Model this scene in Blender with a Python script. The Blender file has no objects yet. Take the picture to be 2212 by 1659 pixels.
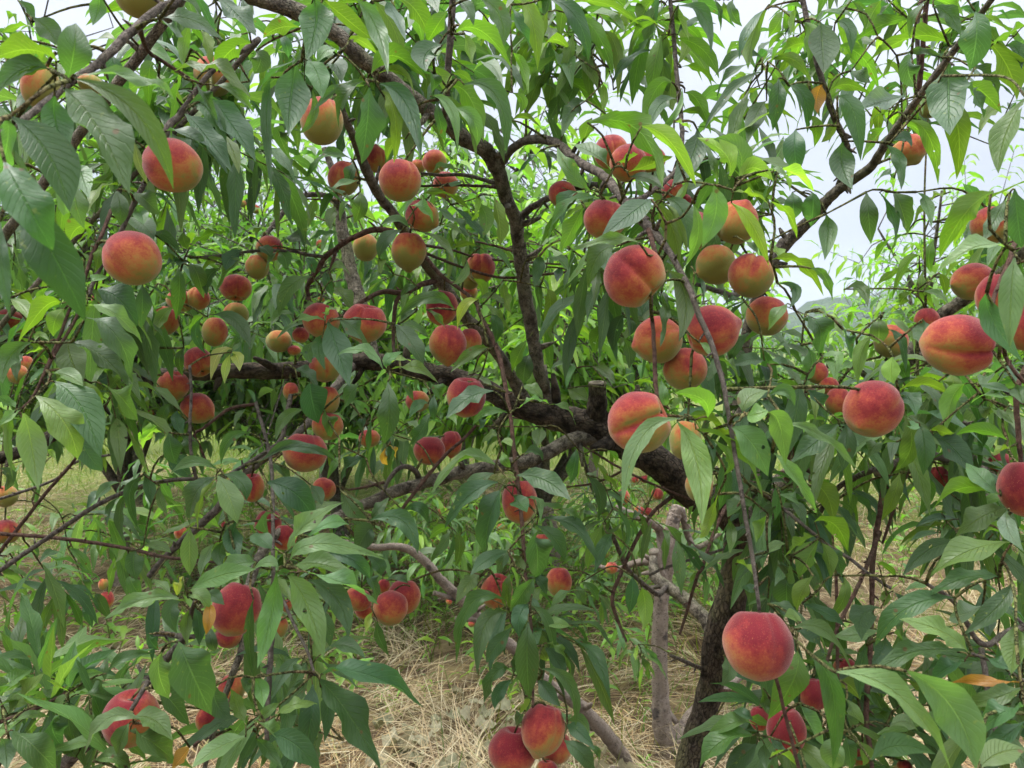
import bpy, math, random
import numpy as np
from mathutils import Vector, Matrix, noise as mnoise
rng = np.random.default_rng(7)
random.seed(7)
S = bpy.context.scene
HAZE = 0.0007

# ---------------------------------------------------------------- camera
FPX, CX, CY = 1671.0, 1106.0, 829.5          # focal length and centre of the 2212 x 1659 view of the picture
PITCH = math.radians(-3.0)
CAM = np.array([0.0, 0.0, 1.5])
FWD = np.array([0.0, math.cos(PITCH), math.sin(PITCH)])
RIGHT = np.array([1.0, 0.0, 0.0])
UP = np.cross(RIGHT, FWD)
cd = bpy.data.cameras.new('camera'); cam = bpy.data.objects.new('camera', cd); S.collection.objects.link(cam)
cam.location = CAM; cam.rotation_euler = (math.radians(90) + PITCH, 0, 0)
cd.sensor_width = 36.0; cd.lens = 36.0 * FPX / 2212.0
cd.clip_start = 0.05; cd.clip_end = 4000
cd.dof.use_dof = True; cd.dof.focus_distance = 1.35; cd.dof.aperture_fstop = 13.0
S.camera = cam

# ---------------------------------------------------------------- sky and sun: a bright overcast day
SUN_EL, SUN_AZ = math.radians(62), math.radians(285)      # high, from the left
w = bpy.data.worlds.new('World'); S.world = w; w.use_nodes = True
nt = w.node_tree; nt.nodes.clear()
def N(t, kind, **kw):
    n = t.nodes.new(kind)
    for k, v in kw.items(): setattr(n, k, v)
    return n
sky = N(nt, 'ShaderNodeTexSky', sky_type='NISHITA', sun_disc=False, sun_elevation=SUN_EL, sun_rotation=SUN_AZ)
tc = N(nt, 'ShaderNodeTexCoord'); sep = N(nt, 'ShaderNodeSeparateXYZ'); nt.links.new(tc.outputs['Generated'], sep.inputs[0])
ramp = N(nt, 'ShaderNodeValToRGB')            # cloud deck: overhead made far brighter than natural against the low sky, to light foliage
nt.links.new(sep.outputs['Z'], ramp.inputs[0])
cr = ramp.color_ramp
cr.elements[0].position = 0.0; cr.elements[0].color = (0.055, 0.061, 0.075, 1)
cr.elements[1].position = 1.0; cr.elements[1].color = (0.56, 0.57, 0.585, 1)
e = cr.elements.new(0.16); e.color = (0.068, 0.073, 0.085, 1)
e = cr.elements.new(0.40); e.color = (0.087, 0.091, 0.101, 1)
e = cr.elements.new(0.65); e.color = (0.28, 0.292, 0.31, 1)
noi = N(nt, 'ShaderNodeTexNoise'); noi.inputs['Scale'].default_value = 2.6; noi.inputs['Detail'].default_value = 5
mp = N(nt, 'ShaderNodeMapping'); mp.inputs['Scale'].default_value = (1, 1, 3.0)
nt.links.new(tc.outputs['Generated'], mp.inputs[0]); nt.links.new(mp.outputs[0], noi.inputs['Vector'])
mr = N(nt, 'ShaderNodeMapRange'); mr.inputs['From Min'].default_value = .3; mr.inputs['From Max'].default_value = .7
mr.inputs['To Min'].default_value = 33; mr.inputs['To Max'].default_value = 40
nt.links.new(noi.outputs[0], mr.inputs[0])
vm = N(nt, 'ShaderNodeVectorMath', operation='SCALE'); nt.links.new(ramp.outputs[0], vm.inputs[0]); nt.links.new(mr.outputs[0], vm.inputs['Scale'])
mix = N(nt, 'ShaderNodeMixRGB'); mix.inputs[0].default_value = 0.94
nt.links.new(sky.outputs[0], mix.inputs[1]); nt.links.new(vm.outputs[0], mix.inputs[2])
bg = N(nt, 'ShaderNodeBackground'); bg.inputs['Strength'].default_value = 0.1
nt.links.new(mix.outputs[0], bg.inputs[0])
wo = N(nt, 'ShaderNodeOutputWorld'); nt.links.new(bg.outputs[0], wo.inputs['Surface'])
sd = bpy.data.lights.new('sun', 'SUN'); sun = bpy.data.objects.new('sun', sd); S.collection.objects.link(sun)
sd.energy = 1.5; sd.angle = math.radians(25); sd.color = (1.0, 0.97, 0.92)
sdir = Vector((math.sin(SUN_AZ) * math.cos(SUN_EL), math.cos(SUN_AZ) * math.cos(SUN_EL), math.sin(SUN_EL)))
sun.rotation_euler = sdir.to_track_quat('Z', 'Y').to_euler()
S.view_settings.view_transform = 'Standard'; S.view_settings.look = 'None'
S.view_settings.exposure = 1.55; S.view_settings.gamma = 1.0; S.view_settings.use_curve_mapping = False
S.cycles.max_bounces = 7; S.cycles.diffuse_bounces = 3; S.cycles.transmission_bounces = 5; S.cycles.transparent_max_bounces = 8

# ---------------------------------------------------------------- helpers
def at(x, y, d):
    x, y, d = np.asarray(x, float), np.asarray(y, float), np.asarray(d, float)
    return CAM + (d * (x - CX) / FPX)[..., None] * RIGHT + (-d * (y - CY) / FPX)[..., None] * UP + d[..., None] * FWD
def unit(v, axis=-1):
    v = np.asarray(v, float)
    return v / np.maximum(np.linalg.norm(v, axis=axis, keepdims=True), 1e-9)
def link(o, parent=None):
    S.collection.objects.link(o)
    if parent is not None: o.parent = parent
    return o
def tag(o, label=None, cat=None, group=None, kind=None):
    if label: o['label'] = label
    if cat: o['category'] = cat
    if group: o['group'] = group
    if kind: o['kind'] = kind
    return o
def mesh_obj(name, V, F, mat, parent=None, smooth=True, uv=None, tint=None):
    """V: (n,3); F: (m,4) or (m,3) indices; uv and tint: one per vertex"""
    V = np.ascontiguousarray(V, np.float32).reshape(-1, 3); F = np.ascontiguousarray(F, np.int32)
    me = bpy.data.meshes.new(name)
    k = F.shape[1]
    me.vertices.add(len(V)); me.vertices.foreach_set('co', V.ravel())
    me.loops.add(F.size); me.loops.foreach_set('vertex_index', F.ravel())
    me.polygons.add(len(F)); me.polygons.foreach_set('loop_start', np.arange(0, F.size, k, dtype=np.int32))
    if smooth: me.polygons.foreach_set('use_smooth', np.ones(len(F), bool))
    if uv is not None:
        l = me.uv_layers.new(name='UVMap'); l.data.foreach_set('uv', np.ascontiguousarray(np.asarray(uv, np.float32)[F.ravel()]).ravel())
    if tint is not None:
        a = me.attributes.new('tint', 'FLOAT_COLOR', 'POINT'); t = np.ones((len(V), 4), np.float32); t[:, :3] = tint
        a.data.foreach_set('color', t.ravel())
    me.update(calc_edges=True)
    me.materials.append(mat)
    return link(bpy.data.objects.new(name, me), parent)
def spline(P, n):
    """Catmull-Rom through the rows of P (any width), n points in all"""
    P = np.asarray(P, float)
    if len(P) == 2:
        t = np.linspace(0, 1, n)[:, None]; return P[0] * (1 - t) + P[1] * t
    Q = np.vstack([2 * P[0] - P[1], P, 2 * P[-1] - P[-2]])
    u = np.linspace(0, len(P) - 1 - 1e-6, n); i = u.astype(int); f = (u - i)[:, None]
    a, b, c, d = Q[i], Q[i + 1], Q[i + 2], Q[i + 3]
    return 0.5 * (2 * b + (c - a) * f + (2 * a - 5 * b + 4 * c - d) * f ** 2 + (3 * b - a - 3 * c + d) * f ** 3)
def tube(P, R, k=8, rough=0.0, seed=0, cap=True, cyl=False):
    """vertices, quads, uv of a tube along P with radii R; rough adds knobbly bark in the mesh itself"""
    P = np.asarray(P, float); R = np.asarray(R, float); n = len(P)
    T = unit(np.gradient(P, axis=0))
    ref = np.array([0.0, 0, 1]) if abs(T[0, 2]) < .8 else np.array([0.0, 1, 0])
    A = np.empty_like(P); a = ref
    for i in range(n):
        a = a - T[i] * (a @ T[i]); a = a / max(np.linalg.norm(a), 1e-9); A[i] = a
    B = np.cross(T, A)
    th = np.linspace(0, 2 * math.pi, k, endpoint=False)
    rr = np.repeat(R[:, None], k, 1)
    if rough > 0:
        s = np.r_[0, np.cumsum(np.linalg.norm(np.diff(P, axis=0), axis=1))]
        for i in range(n):
            for j in range(k):
                q = Vector((math.cos(th[j]) * 1.3, math.sin(th[j]) * 1.3, s[i] / max(R[i], .004) * .55 + seed * 7.3))
                rr[i, j] *= 1 + rough * (mnoise.noise(q) + .55 * mnoise.noise(q * 2.7) + .3 * mnoise.noise(q * 6.1))
    V = P[:, None, :] + rr[..., None] * (np.cos(th)[None, :, None] * A[:, None, :] + np.sin(th)[None, :, None] * B[:, None, :])
    V = V.reshape(-1, 3)
    i = np.arange(n - 1)[:, None] * k; j = np.arange(k)[None, :]; j2 = (j + 1) % k
    F = np.stack([i + j, i + j2, i + k + j2, i + k + j], -1).reshape(-1, 4)
    if cap:
        V = np.vstack([V, P[-1] + T[-1] * R[-1] * .25, P[0]]); e = n * k
        j = np.arange(0, k, 2); b = (n - 1) * k
        F = np.vstack([F, np.stack([b + j, b + (j + 1) % k, b + (j + 2) % k, np.full_like(j, e)], -1),
                       np.stack([(j + 2) % k, (j + 1) % k, j, np.full_like(j, e + 1)], -1)])
    if cyl:                                          # where on the round of the limb, and how far along it, in radii
        s = np.r_[0, np.cumsum(np.linalg.norm(np.diff(P, axis=0), axis=1))] / max(np.median(R), .002)
        Q = np.empty((n, k, 3)); Q[..., 0] = np.cos(th); Q[..., 1] = np.sin(th); Q[..., 2] = s[:, None]; Q = Q.reshape(-1, 3) + [0, 0, seed * 3.7]
        if cap: Q = np.vstack([Q, Q[-1], Q[0]])
        return V, F, Q
    return V, F
class Join:
    def __init__(s): s.V, s.F, s.U, s.T, s.n = [], [], [], [], 0
    def add(s, V, F, uv=None, tint=None):
        V = np.asarray(V, float).reshape(-1, 3)
        s.V.append(V); s.F.append(np.asarray(F) + s.n); s.n += len(V)
        if uv is not None: s.U.append(uv)
        if tint is not None: s.T.append(np.broadcast_to(tint, (len(V), 3)))
    def build(s, name, mat, parent=None, smooth=True):
        if not s.n: return None
        return mesh_obj(name, np.vstack(s.V), np.vstack(s.F), mat, parent, smooth,
                        np.vstack(s.U) if s.U else None, np.vstack(s.T) if s.T else None)

# ---------------------------------------------------------------- leaf shapes
def leaf_geo(P0, PM, P1, W, NN, na=9, nc=5, fold=.28, wave=.05, r=None):
    """many leaves at once: base, middle and tip of the midrib, width, the way the upper side faces.
    Returns V (n, na*nc, 3), F (n, quads, 4), uv"""
    r = r or rng
    P0, PM, P1, W, NN = (np.asarray(a, float) for a in (P0, PM, P1, W, NN)); n = len(P0)
    C = 2 * PM - .5 * (P0 + P1)
    t = np.linspace(0, 1, na); tt = t[None, :, None]
    P = (1 - tt) ** 2 * P0[:, None] + 2 * tt * (1 - tt) * C[:, None] + tt ** 2 * P1[:, None]
    T = unit(2 * (1 - tt) * (C - P0)[:, None] + 2 * tt * (P1 - C)[:, None])
    Nn = NN[:, None, :] - (NN[:, None, :] * T).sum(-1, keepdims=True) * T
    bad = np.linalg.norm(Nn, axis=-1, keepdims=True) < .05
    Nn = unit(np.where(bad, np.cross(T, RIGHT), Nn)); Sd = np.cross(T, Nn)
    q = np.clip((t - .05) / .95, 0, 1)
    prof = np.sin(np.pi * q ** .97) ** .92 * (1 - .30 * q ** 4); prof = np.maximum(prof, np.where(t < .08, .045, .0)); prof[-1] = .004
    s = np.linspace(-1, 1, nc)
    half = .5 * W[:, None] * prof[None, :]
    L = np.linalg.norm(P1 - P0, axis=1)
    fa = fold * r.uniform(.4, 1.6, n)
    ph = r.uniform(0, 6.28, (n, 2)); fr = r.uniform(9, 17, (n, 1)); am = wave * L * r.uniform(.2, 1.2, n)
    wv = [am[:, None] * np.sin(fr * t[None] + ph[:, i:i + 1]) * prof[None] for i in (0, 1)]
    V = np.empty((n, na, nc, 3))
    for j, sj in enumerate(s):
        a = abs(sj)
        off = (half * a * np.sin(fa)[:, None]) + (wv[0] if sj < 0 else wv[1]) * a * a - .25 * half * a * a * np.sin(fa)[:, None]
        V[:, :, j] = P + Sd * (sj * half * np.cos(fa)[:, None])[..., None] + Nn * off[..., None]
    i = np.arange(na - 1)[:, None] * nc; j = np.arange(nc - 1)[None]
    F0 = np.stack([i + j, i + nc + j, i + nc + j + 1, i + j + 1], -1).reshape(-1, 4)
    # orientation: make the face normal follow NN
    a, b, c = V[0].reshape(-1, 3)[F0[len(F0) // 2, 0]], V[0].reshape(-1, 3)[F0[len(F0) // 2, 1]], V[0].reshape(-1, 3)[F0[len(F0) // 2, 2]]
    if np.cross(b - a, c - b) @ Nn[0, na // 2] < 0: F0 = F0[:, ::-1]
    uv = np.stack(np.meshgrid((s + 1) / 2, t), -1).reshape(-1, 2)
    return V.reshape(n, na * nc, 3), F0, uv
TINT = {'d': (.037, .082, .030), 'm': (.056, .110, .029), 'l': (.085, .160, .052), 'y': (.072, .138, .018), 'b': (.130, .240, .034),
        'o': (.26, .15, .03), 'c': (.20, .25, .06), 'p': (.095, .145, .085)}
def tint_of(codes, r=None):
    r = r or rng
    c = np.array([TINT[k] for k in codes]); n = len(c)
    return c * r.uniform(.82, 1.22, (n, 1)) * np.stack([r.uniform(.85, 1.2, n), np.ones(n), r.uniform(.75, 1.25, n)], 1)
# ---------------------------------------------------------------- materials
def material(name):
    m = bpy.data.materials.new(name); m.use_nodes = True; t = m.node_tree; t.nodes.clear()
    out = N(t, 'ShaderNodeOutputMaterial'); return m, t, out
def math_(t, op, a, b=None, clamp=False):
    n = N(t, 'ShaderNodeMath', operation=op, use_clamp=clamp)
    for i, v in enumerate((a, b)):
        if v is None: continue
        if isinstance(v, (int, float)): n.inputs[i].default_value = v
        else: t.links.new(v, n.inputs[i])
    return n.outputs[0]
def mixc(t, f, a, b, bt='MIX'):
    n = N(t, 'ShaderNodeMixRGB', blend_type=bt)
    for i, v in enumerate((f, a, b)):
        if isinstance(v, (int, float)): n.inputs[i].default_value = v
        elif isinstance(v, tuple): n.inputs[i].default_value = (*v, 1)
        else: t.links.new(v, n.inputs[i])
    return n.outputs[0]
def rng_(t, v, a, b, c, d, smooth=False):
    n = N(t, 'ShaderNodeMapRange'); t.links.new(v, n.inputs[0])
    if smooth: n.interpolation_type = 'SMOOTHSTEP'
    for i, x in zip((1, 2, 3, 4), (a, b, c, d)): n.inputs[i].default_value = x
    return n.outputs[0]
def noise_(t, vec, scale, detail=3, rough=.5, out=0):
    n = N(t, 'ShaderNodeTexNoise'); n.inputs['Scale'].default_value = scale; n.inputs['Detail'].default_value = detail
    n.inputs['Roughness'].default_value = rough
    if vec is not None: t.links.new(vec, n.inputs['Vector'])
    return n.outputs[out]
def bump_(t, h, strength, dist=.001):
    n = N(t, 'ShaderNodeBump'); n.inputs['Strength'].default_value = strength; n.inputs['Distance'].default_value = dist
    t.links.new(h, n.inputs['Height']); return n.outputs[0]
def bsdf(t, col=None, rough=.6, spec=.4):
    b = N(t, 'ShaderNodeBsdfPrincipled')
    if isinstance(col, tuple): b.inputs['Base Color'].default_value = (*col, 1)
    elif col is not None: t.links.new(col, b.inputs['Base Color'])
    b.inputs['Roughness'].default_value = rough; b.inputs['Specular IOR Level'].default_value = spec
    return b

def leaf_material(name, veins=True):
    m, t, out = material(name)
    at_ = N(t, 'ShaderNodeAttribute', attribute_name='tint'); col = at_.outputs['Color']
    geo = N(t, 'ShaderNodeNewGeometry'); pos = N(t, 'ShaderNodeTexCoord').outputs['Object']
    big = noise_(t, pos, 22, 3)
    col = mixc(t, 1.0, col, mixc(t, big, (.72, .76, .72), (1.3, 1.24, 1.2)), 'MULTIPLY')
    bumpn = None
    if veins:
        uv = N(t, 'ShaderNodeUVMap'); sp = N(t, 'ShaderNodeSeparateXYZ'); t.links.new(uv.outputs[0], sp.inputs[0])
        u, v = sp.outputs[0], sp.outputs[1]
        a = math_(t, 'ABSOLUTE', math_(t, 'SUBTRACT', u, .5))
        mid = rng_(t, a, .0, .035, 1, 0, True)
        ph = math_(t, 'SUBTRACT', math_(t, 'MULTIPLY', v, 13.0), math_(t, 'MULTIPLY', a, 5.5))
        ph = math_(t, 'ADD', ph, math_(t, 'MULTIPLY', noise_(t, pos, 55, 2), .5))
        fr = math_(t, 'FRACT', ph)
        vein = rng_(t, math_(t, 'ABSOLUTE', math_(t, 'SUBTRACT', fr, .5)), .0, .11, 1, 0, True)
        vein = math_(t, 'MULTIPLY', vein, rng_(t, a, .02, .46, 1, .25))
        vv = math_(t, 'MAXIMUM', math_(t, 'MULTIPLY', vein, .48), math_(t, 'MULTIPLY', mid, .95))
        pale = mixc(t, 1.0, col, (2.1, 1.85, 2.0), 'MULTIPLY')
        base = mixc(t, vv, col, pale)
        # small yellow flecks and a few dead spots
        fl = rng_(t, noise_(t, pos, 130, 2, .6), .66, .72, 0, .45)
        fl = math_(t, 'MULTIPLY', fl, rng_(t, noise_(t, pos, 9, 1), .5, .62, 0, 1))
        base = mixc(t, fl, base, (.20, .23, .05))
        vo = N(t, 'ShaderNodeTexVoronoi'); vo.inputs['Scale'].default_value = 75; t.links.new(pos, vo.inputs['Vector'])
        sc = N(t, 'ShaderNodeSeparateColor'); t.links.new(vo.outputs['Color'], sc.inputs[0])
        dead = math_(t, 'MULTIPLY', rng_(t, vo.outputs['Distance'], .15, .22, 1, 0), rng_(t, sc.outputs[0], .90, .91, 0, 1))
        base = mixc(t, math_(t, 'MULTIPLY', dead, .8), base, (.10, .055, .02))
        quilt = math_(t, 'ADD', math_(t, 'MULTIPLY', vein, -.7), math_(t, 'ADD', math_(t, 'MULTIPLY', mid, -1.2), math_(t, 'MULTIPLY', noise_(t, pos, 90, 2), .8)))
        bumpn = bump_(t, quilt, .85, .0015)
    else:
        base = col
    under = mixc(t, .3, mixc(t, 1.0, base, (1.5, 1.35, 1.4), 'MULTIPLY'), (.080, .125, .050))
    face = mixc(t, geo.outputs['Backfacing'], base, under)
    b = bsdf(t, face, .42, .38)
    t.links.new(rng_(t, geo.outputs['Backfacing'], 0, 1, .44, .68), b.inputs['Roughness'])
    if bumpn: t.links.new(bumpn, b.inputs['Normal'])
    tr = N(t, 'ShaderNodeBsdfTranslucent')
    tcol = mixc(t, 1.0, base, (2.55, 3.0, 1.1), 'MULTIPLY')
    t.links.new(tcol, tr.inputs['Color'])
    mx = N(t, 'ShaderNodeMixShader'); mx.inputs[0].default_value = .33
    t.links.new(b.outputs[0], mx.inputs[1]); t.links.new(tr.outputs[0], mx.inputs[2])
    if veins:                                        # a few insect holes
        vh = N(t, 'ShaderNodeTexVoronoi'); vh.inputs['Scale'].default_value = 58; t.links.new(pos, vh.inputs['Vector'])
        sh = N(t, 'ShaderNodeSeparateColor'); t.links.new(vh.outputs['Color'], sh.inputs[0])
        hole = math_(t, 'MULTIPLY', math_(t, 'LESS_THAN', math_(t, 'ADD', vh.outputs['Distance'], math_(t, 'MULTIPLY', noise_(t, pos, 260, 1), .12)), .23), math_(t, 'GREATER_THAN', sh.outputs[1], .945))
        hx_ = N(t, 'ShaderNodeMixShader'); t.links.new(hole, hx_.inputs[0]); t.links.new(mx.outputs[0], hx_.inputs[1])
        t.links.new(N(t, 'ShaderNodeBsdfTransparent').outputs[0], hx_.inputs[2]); t.links.new(hx_.outputs[0], out.inputs[0])
    else: t.links.new(mx.outputs[0], out.inputs[0])
    return m
LEAF = leaf_material('peach_leaf'); LEAF_FAR = leaf_material('peach_leaf_far', False)

def bark_material(name, dark, light, patch, pale=0.0, lent=0.0, scale=1.0):
    m, t, out = material(name)
    pos = N(t, 'ShaderNodeTexCoord').outputs['Object']
    n1 = noise_(t, pos, 38 * scale, 5, .65); n2 = noise_(t, pos, 9 * scale, 3); n3 = noise_(t, pos, 160 * scale, 3, .6)
    col = mixc(t, rng_(t, n1, .35, .66, 0, 1), dark, light)
    col = mixc(t, rng_(t, n2, .50, .66, 0, .8), col, patch)
    mp_ = N(t, 'ShaderNodeMapping'); t.links.new(N(t, 'ShaderNodeAttribute', attribute_name='tint').outputs['Vector'], mp_.inputs[0])
    mp_.inputs['Scale'].default_value = (1.0, 1.0, .42) if not lent else (.6, .6, 1.2)
    vo = N(t, 'ShaderNodeTexVoronoi', feature='DISTANCE_TO_EDGE'); vo.inputs['Scale'].default_value = 4.2
    wv = N(t, 'ShaderNodeVectorMath', operation='ADD'); t.links.new(mp_.outputs[0], wv.inputs[0])
    sc = N(t, 'ShaderNodeVectorMath', operation='SCALE'); sc.inputs['Scale'].default_value = .45
    t.links.new(noise_(t, pos, 30 * scale, 2, .5, 1), sc.inputs[0]); t.links.new(sc.outputs[0], wv.inputs[1])
    t.links.new(wv.outputs[0], vo.inputs['Vector'])
    crack = rng_(t, vo.outputs['Distance'], .0, .10, 1, 0)
    col = mixc(t, math_(t, 'MULTIPLY', crack, .6 if not lent else .25), col, (.010, .008, .006))
    h = math_(t, 'ADD', math_(t, 'MULTIPLY', n1, 1.1), math_(t, 'ADD', math_(t, 'MULTIPLY', n3, .6), math_(t, 'MULTIPLY', crack, -1.5)))
    if lent:
        m2 = N(t, 'ShaderNodeMapping'); t.links.new(mp_.outputs[0], m2.inputs[0]); m2.inputs['Scale'].default_value = (1, 1, 1.6)
        v2 = N(t, 'ShaderNodeTexVoronoi'); v2.inputs['Scale'].default_value = 4.5; t.links.new(m2.outputs[0], v2.inputs['Vector'])
        s2 = N(t, 'ShaderNodeSeparateColor'); t.links.new(v2.outputs['Color'], s2.inputs[0])
        spot = math_(t, 'MULTIPLY', rng_(t, v2.outputs['Distance'], .26, .36, 1, 0), rng_(t, s2.outputs[0], .5, .52, 0, 1))
        col = mixc(t, math_(t, 'MULTIPLY', spot, .85), col, (.022, .020, .022))
        big = rng_(t, noise_(t, pos, 14, 4), .6, .66, 0, .7)
        col = mixc(t, big, col, (.03, .027, .028))
    b = bsdf(t, col, .88, .10)
    t.links.new(bump_(t, h, .9, .004 if not lent else .002), b.inputs['Normal'])
    t.links.new(b.outputs[0], out.inputs[0]); return m
BARK = bark_material('dark_bark', (.014, .011, .008), (.100, .078, .056), (.105, .098, .050))
BARK_GREY = bark_material('grey_bark', (.055, .046, .035), (.27, .235, .180), (.15, .145, .085), scale=1.4)
BARK_PALE = bark_material('pale_bark', (.180, .140, .112), (.33, .272, .225), (.25, .200, .16), lent=1)
TWIG_BROWN = bark_material('brown_twig', (.065, .034, .026), (.21, .125, .092), (.13, .09, .06), scale=3)
TWIG_GREY = bark_material('grey_twig', (.055, .044, .037), (.245, .205, .170), (.13, .115, .085), scale=3)
TWIG_GREEN = bark_material('green_twig', (.075, .085, .028), (.16, .16, .06), (.13, .085, .045), scale=3)
def wood_end():
    m, t, out = material('sawn_wood'); pos = N(t, 'ShaderNodeTexCoord').outputs['Object']
    col = mixc(t, noise_(t, pos, 120, 4), (.07, .058, .045), (.24, .20, .15))
    b = bsdf(t, col, .85, .2); t.links.new(bump_(t, noise_(t, pos, 200, 3), .5), b.inputs['Normal']); t.links.new(b.outputs[0], out.inputs[0]); return m
SAWN = wood_end()

def peach_material():
    m, t, out = material('peach_skin')
    tcn = N(t, 'ShaderNodeTexCoord'); pos = tcn.outputs['Object']; nrm = tcn.outputs['Normal']
    bl = N(t, 'ShaderNodeAttribute', attribute_type='OBJECT', attribute_name='blush').outputs['Vector']
    ri = N(t, 'ShaderNodeAttribute', attribute_type='OBJECT', attribute_name='ripeness').outputs['Fac']
    oi = N(t, 'ShaderNodeObjectInfo')
    off = N(t, 'ShaderNodeVectorMath', operation='ADD'); t.links.new(pos, off.inputs[0])
    cmb = N(t, 'ShaderNodeCombineXYZ'); t.links.new(math_(t, 'MULTIPLY', oi.outputs['Random'], 40), cmb.inputs[0]); t.links.new(cmb.outputs[0], off.inputs[1])
    pos = off.outputs[0]                                   # object space: the fruit's radius is 1
    dp = N(t, 'ShaderNodeVectorMath', operation='DOT_PRODUCT'); t.links.new(bl, dp.inputs[0]); t.links.new(nrm, dp.inputs[1])
    n1 = noise_(t, pos, 1.5, 3); n2 = noise_(t, pos, 4.5, 5, .68); n3 = noise_(t, pos, 15, 4, .75)
    v = math_(t, 'MULTIPLY', dp.outputs['Value'], .52)
    v = math_(t, 'ADD', v, math_(t, 'MULTIPLY', math_(t, 'SUBTRACT', n1, .5), .85))
    v = math_(t, 'ADD', v, math_(t, 'MULTIPLY', math_(t, 'SUBTRACT', n2, .5), .52))
    v = math_(t, 'ADD', v, math_(t, 'MULTIPLY', math_(t, 'SUBTRACT', n3, .5), .60))
    ms = N(t, 'ShaderNodeMapping'); t.links.new(pos, ms.inputs[0]); ms.inputs['Scale'].default_value = (7, 7, .9)
    v = math_(t, 'ADD', v, math_(t, 'MULTIPLY', math_(t, 'SUBTRACT', noise_(t, ms.outputs[0], 1.0, 3), .5), .22))
    v = math_(t, 'ADD', v, rng_(t, ri, 0, 1, -.20, .76))
    rp = N(t, 'ShaderNodeValToRGB'); t.links.new(v, rp.inputs[0]); c = rp.color_ramp
    c.elements[0].position = .05; c.elements[0].color = (.20, .195, .045, 1)
    c.elements[1].position = 1.0; c.elements[1].color = (.130, .012, .018, 1)
    for p, k in ((.22, (.285, .175, .044)), (.40, (.33, .120, .036)), (.58, (.285, .060, .030)), (.78, (.21, .026, .025))):
        q = c.elements.new(p); q.color = (*k, 1)
    col = rp.outputs[0]
    # pale lenticels on the red, brown freckles here and there
    dots = rng_(t, noise_(t, pos, 34, 1), .66, .72, 0, .4)
    col = mixc(t, dots, col, (.40, .20, .07))
    vo = N(t, 'ShaderNodeTexVoronoi'); vo.inputs['Scale'].default_value = 7; t.links.new(pos, vo.inputs['Vector'])
    sc = N(t, 'ShaderNodeSeparateColor'); t.links.new(vo.outputs['Color'], sc.inputs[0])
    fr = math_(t, 'MULTIPLY', rng_(t, vo.outputs['Distance'], .07, .12, 1, 0), rng_(t, sc.outputs[1], .72, .73, 0, .6))
    col = mixc(t, fr, col, (.12, .035, .02))
    b = bsdf(t, col, .85, .10)
    b.inputs['Sheen Weight'].default_value = .30; b.inputs['Sheen Roughness'].default_value = .42
    b.inputs['Sheen Tint'].default_value = (1, .88, .78, 1)
    b.inputs['Subsurface Weight'].default_value = .0
    h = math_(t, 'ADD', math_(t, 'MULTIPLY', noise_(t, pos, 110, 2), .5), math_(t, 'MULTIPLY', noise_(t, pos, 9, 3), .6))
    t.links.new(bump_(t, h, .22, .02), b.inputs['Normal'])
    t.links.new(b.outputs[0], out.inputs[0]); return m
PEACH = peach_material()

def vcol_material(name, rough=.9, trans=0.0, nscale=0):
    m, t, out = material(name)
    col = N(t, 'ShaderNodeAttribute', attribute_name='tint').outputs['Color']
    if nscale:
        col = mixc(t, 1.0, col, mixc(t, noise_(t, N(t, 'ShaderNodeTexCoord').outputs['Object'], nscale, 4), (.55, .55, .55), (1.4, 1.4, 1.4)), 'MULTIPLY')
    b = bsdf(t, col, rough, .2)
    if trans:
        tr = N(t, 'ShaderNodeBsdfTranslucent'); t.links.new(mixc(t, 1.0, col, (1.5, 1.5, 1.0), 'MULTIPLY'), tr.inputs[0])
        mx = N(t, 'ShaderNodeMixShader'); mx.inputs[0].default_value = trans
        t.links.new(b.outputs[0], mx.inputs[1]); t.links.new(tr.outputs[0], mx.inputs[2]); t.links.new(mx.outputs[0], out.inputs[0])
    else: t.links.new(b.outputs[0], out.inputs[0])
    return m
STRAW = vcol_material('dry_straw', .85, .15); GREEN = vcol_material('green_blades', .6, .4); LITTER = vcol_material('dry_leaf_litter', .9, .15, 60)

def ground_material():
    m, t, out = material('orchard_soil'); pos = N(t, 'ShaderNodeTexCoord').outputs['Object']
    n1 = noise_(t, pos, 1.1, 4, .6); n2 = noise_(t, pos, 22, 5, .7); n3 = noise_(t, pos, 3.7, 4, .6)
    col = mixc(t, rng_(t, n2, .3, .7, 0, 1), (.050, .030, .020), (.19, .135, .075))
    col = mixc(t, rng_(t, n3, .5, .64, 0, .8), col, (.24, .185, .095))
    sp = N(t, 'ShaderNodeSeparateXYZ'); t.links.new(pos, sp.inputs[0])
    g = math_(t, 'ADD', n1, rng_(t, sp.outputs[1], 3.5, 10, -.1, .22))
    col = mixc(t, rng_(t, g, .5, .62, 0, .85), col, mixc(t, n2, (.055, .085, .016), (.16, .21, .045)))
    b = bsdf(t, col, .95, .1); t.links.new(bump_(t, n2, .8, .03), b.inputs['Normal']); t.links.new(b.outputs[0], out.inputs[0]); return m
GROUND = ground_material()
def hill_material():
    m, t, out = material('wooded_hill'); pos = N(t, 'ShaderNodeTexCoord').outputs['Object']
    n1 = noise_(t, pos, .10, 4, .6); n2 = noise_(t, pos, .5, 3, .6)
    col = mixc(t, rng_(t, n1, .35, .65, 0, 1), (.022, .045, .018), (.060, .095, .035)); col = mixc(t, rng_(t, n2, .4, .7, 0, .6), col, (.03, .055, .02))
    b = bsdf(t, col, .95, .05); t.links.new(bump_(t, n2, 1.0, 3.0), b.inputs['Normal']); t.links.new(b.outputs[0], out.inputs[0]); return m
HILL = hill_material()
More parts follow.
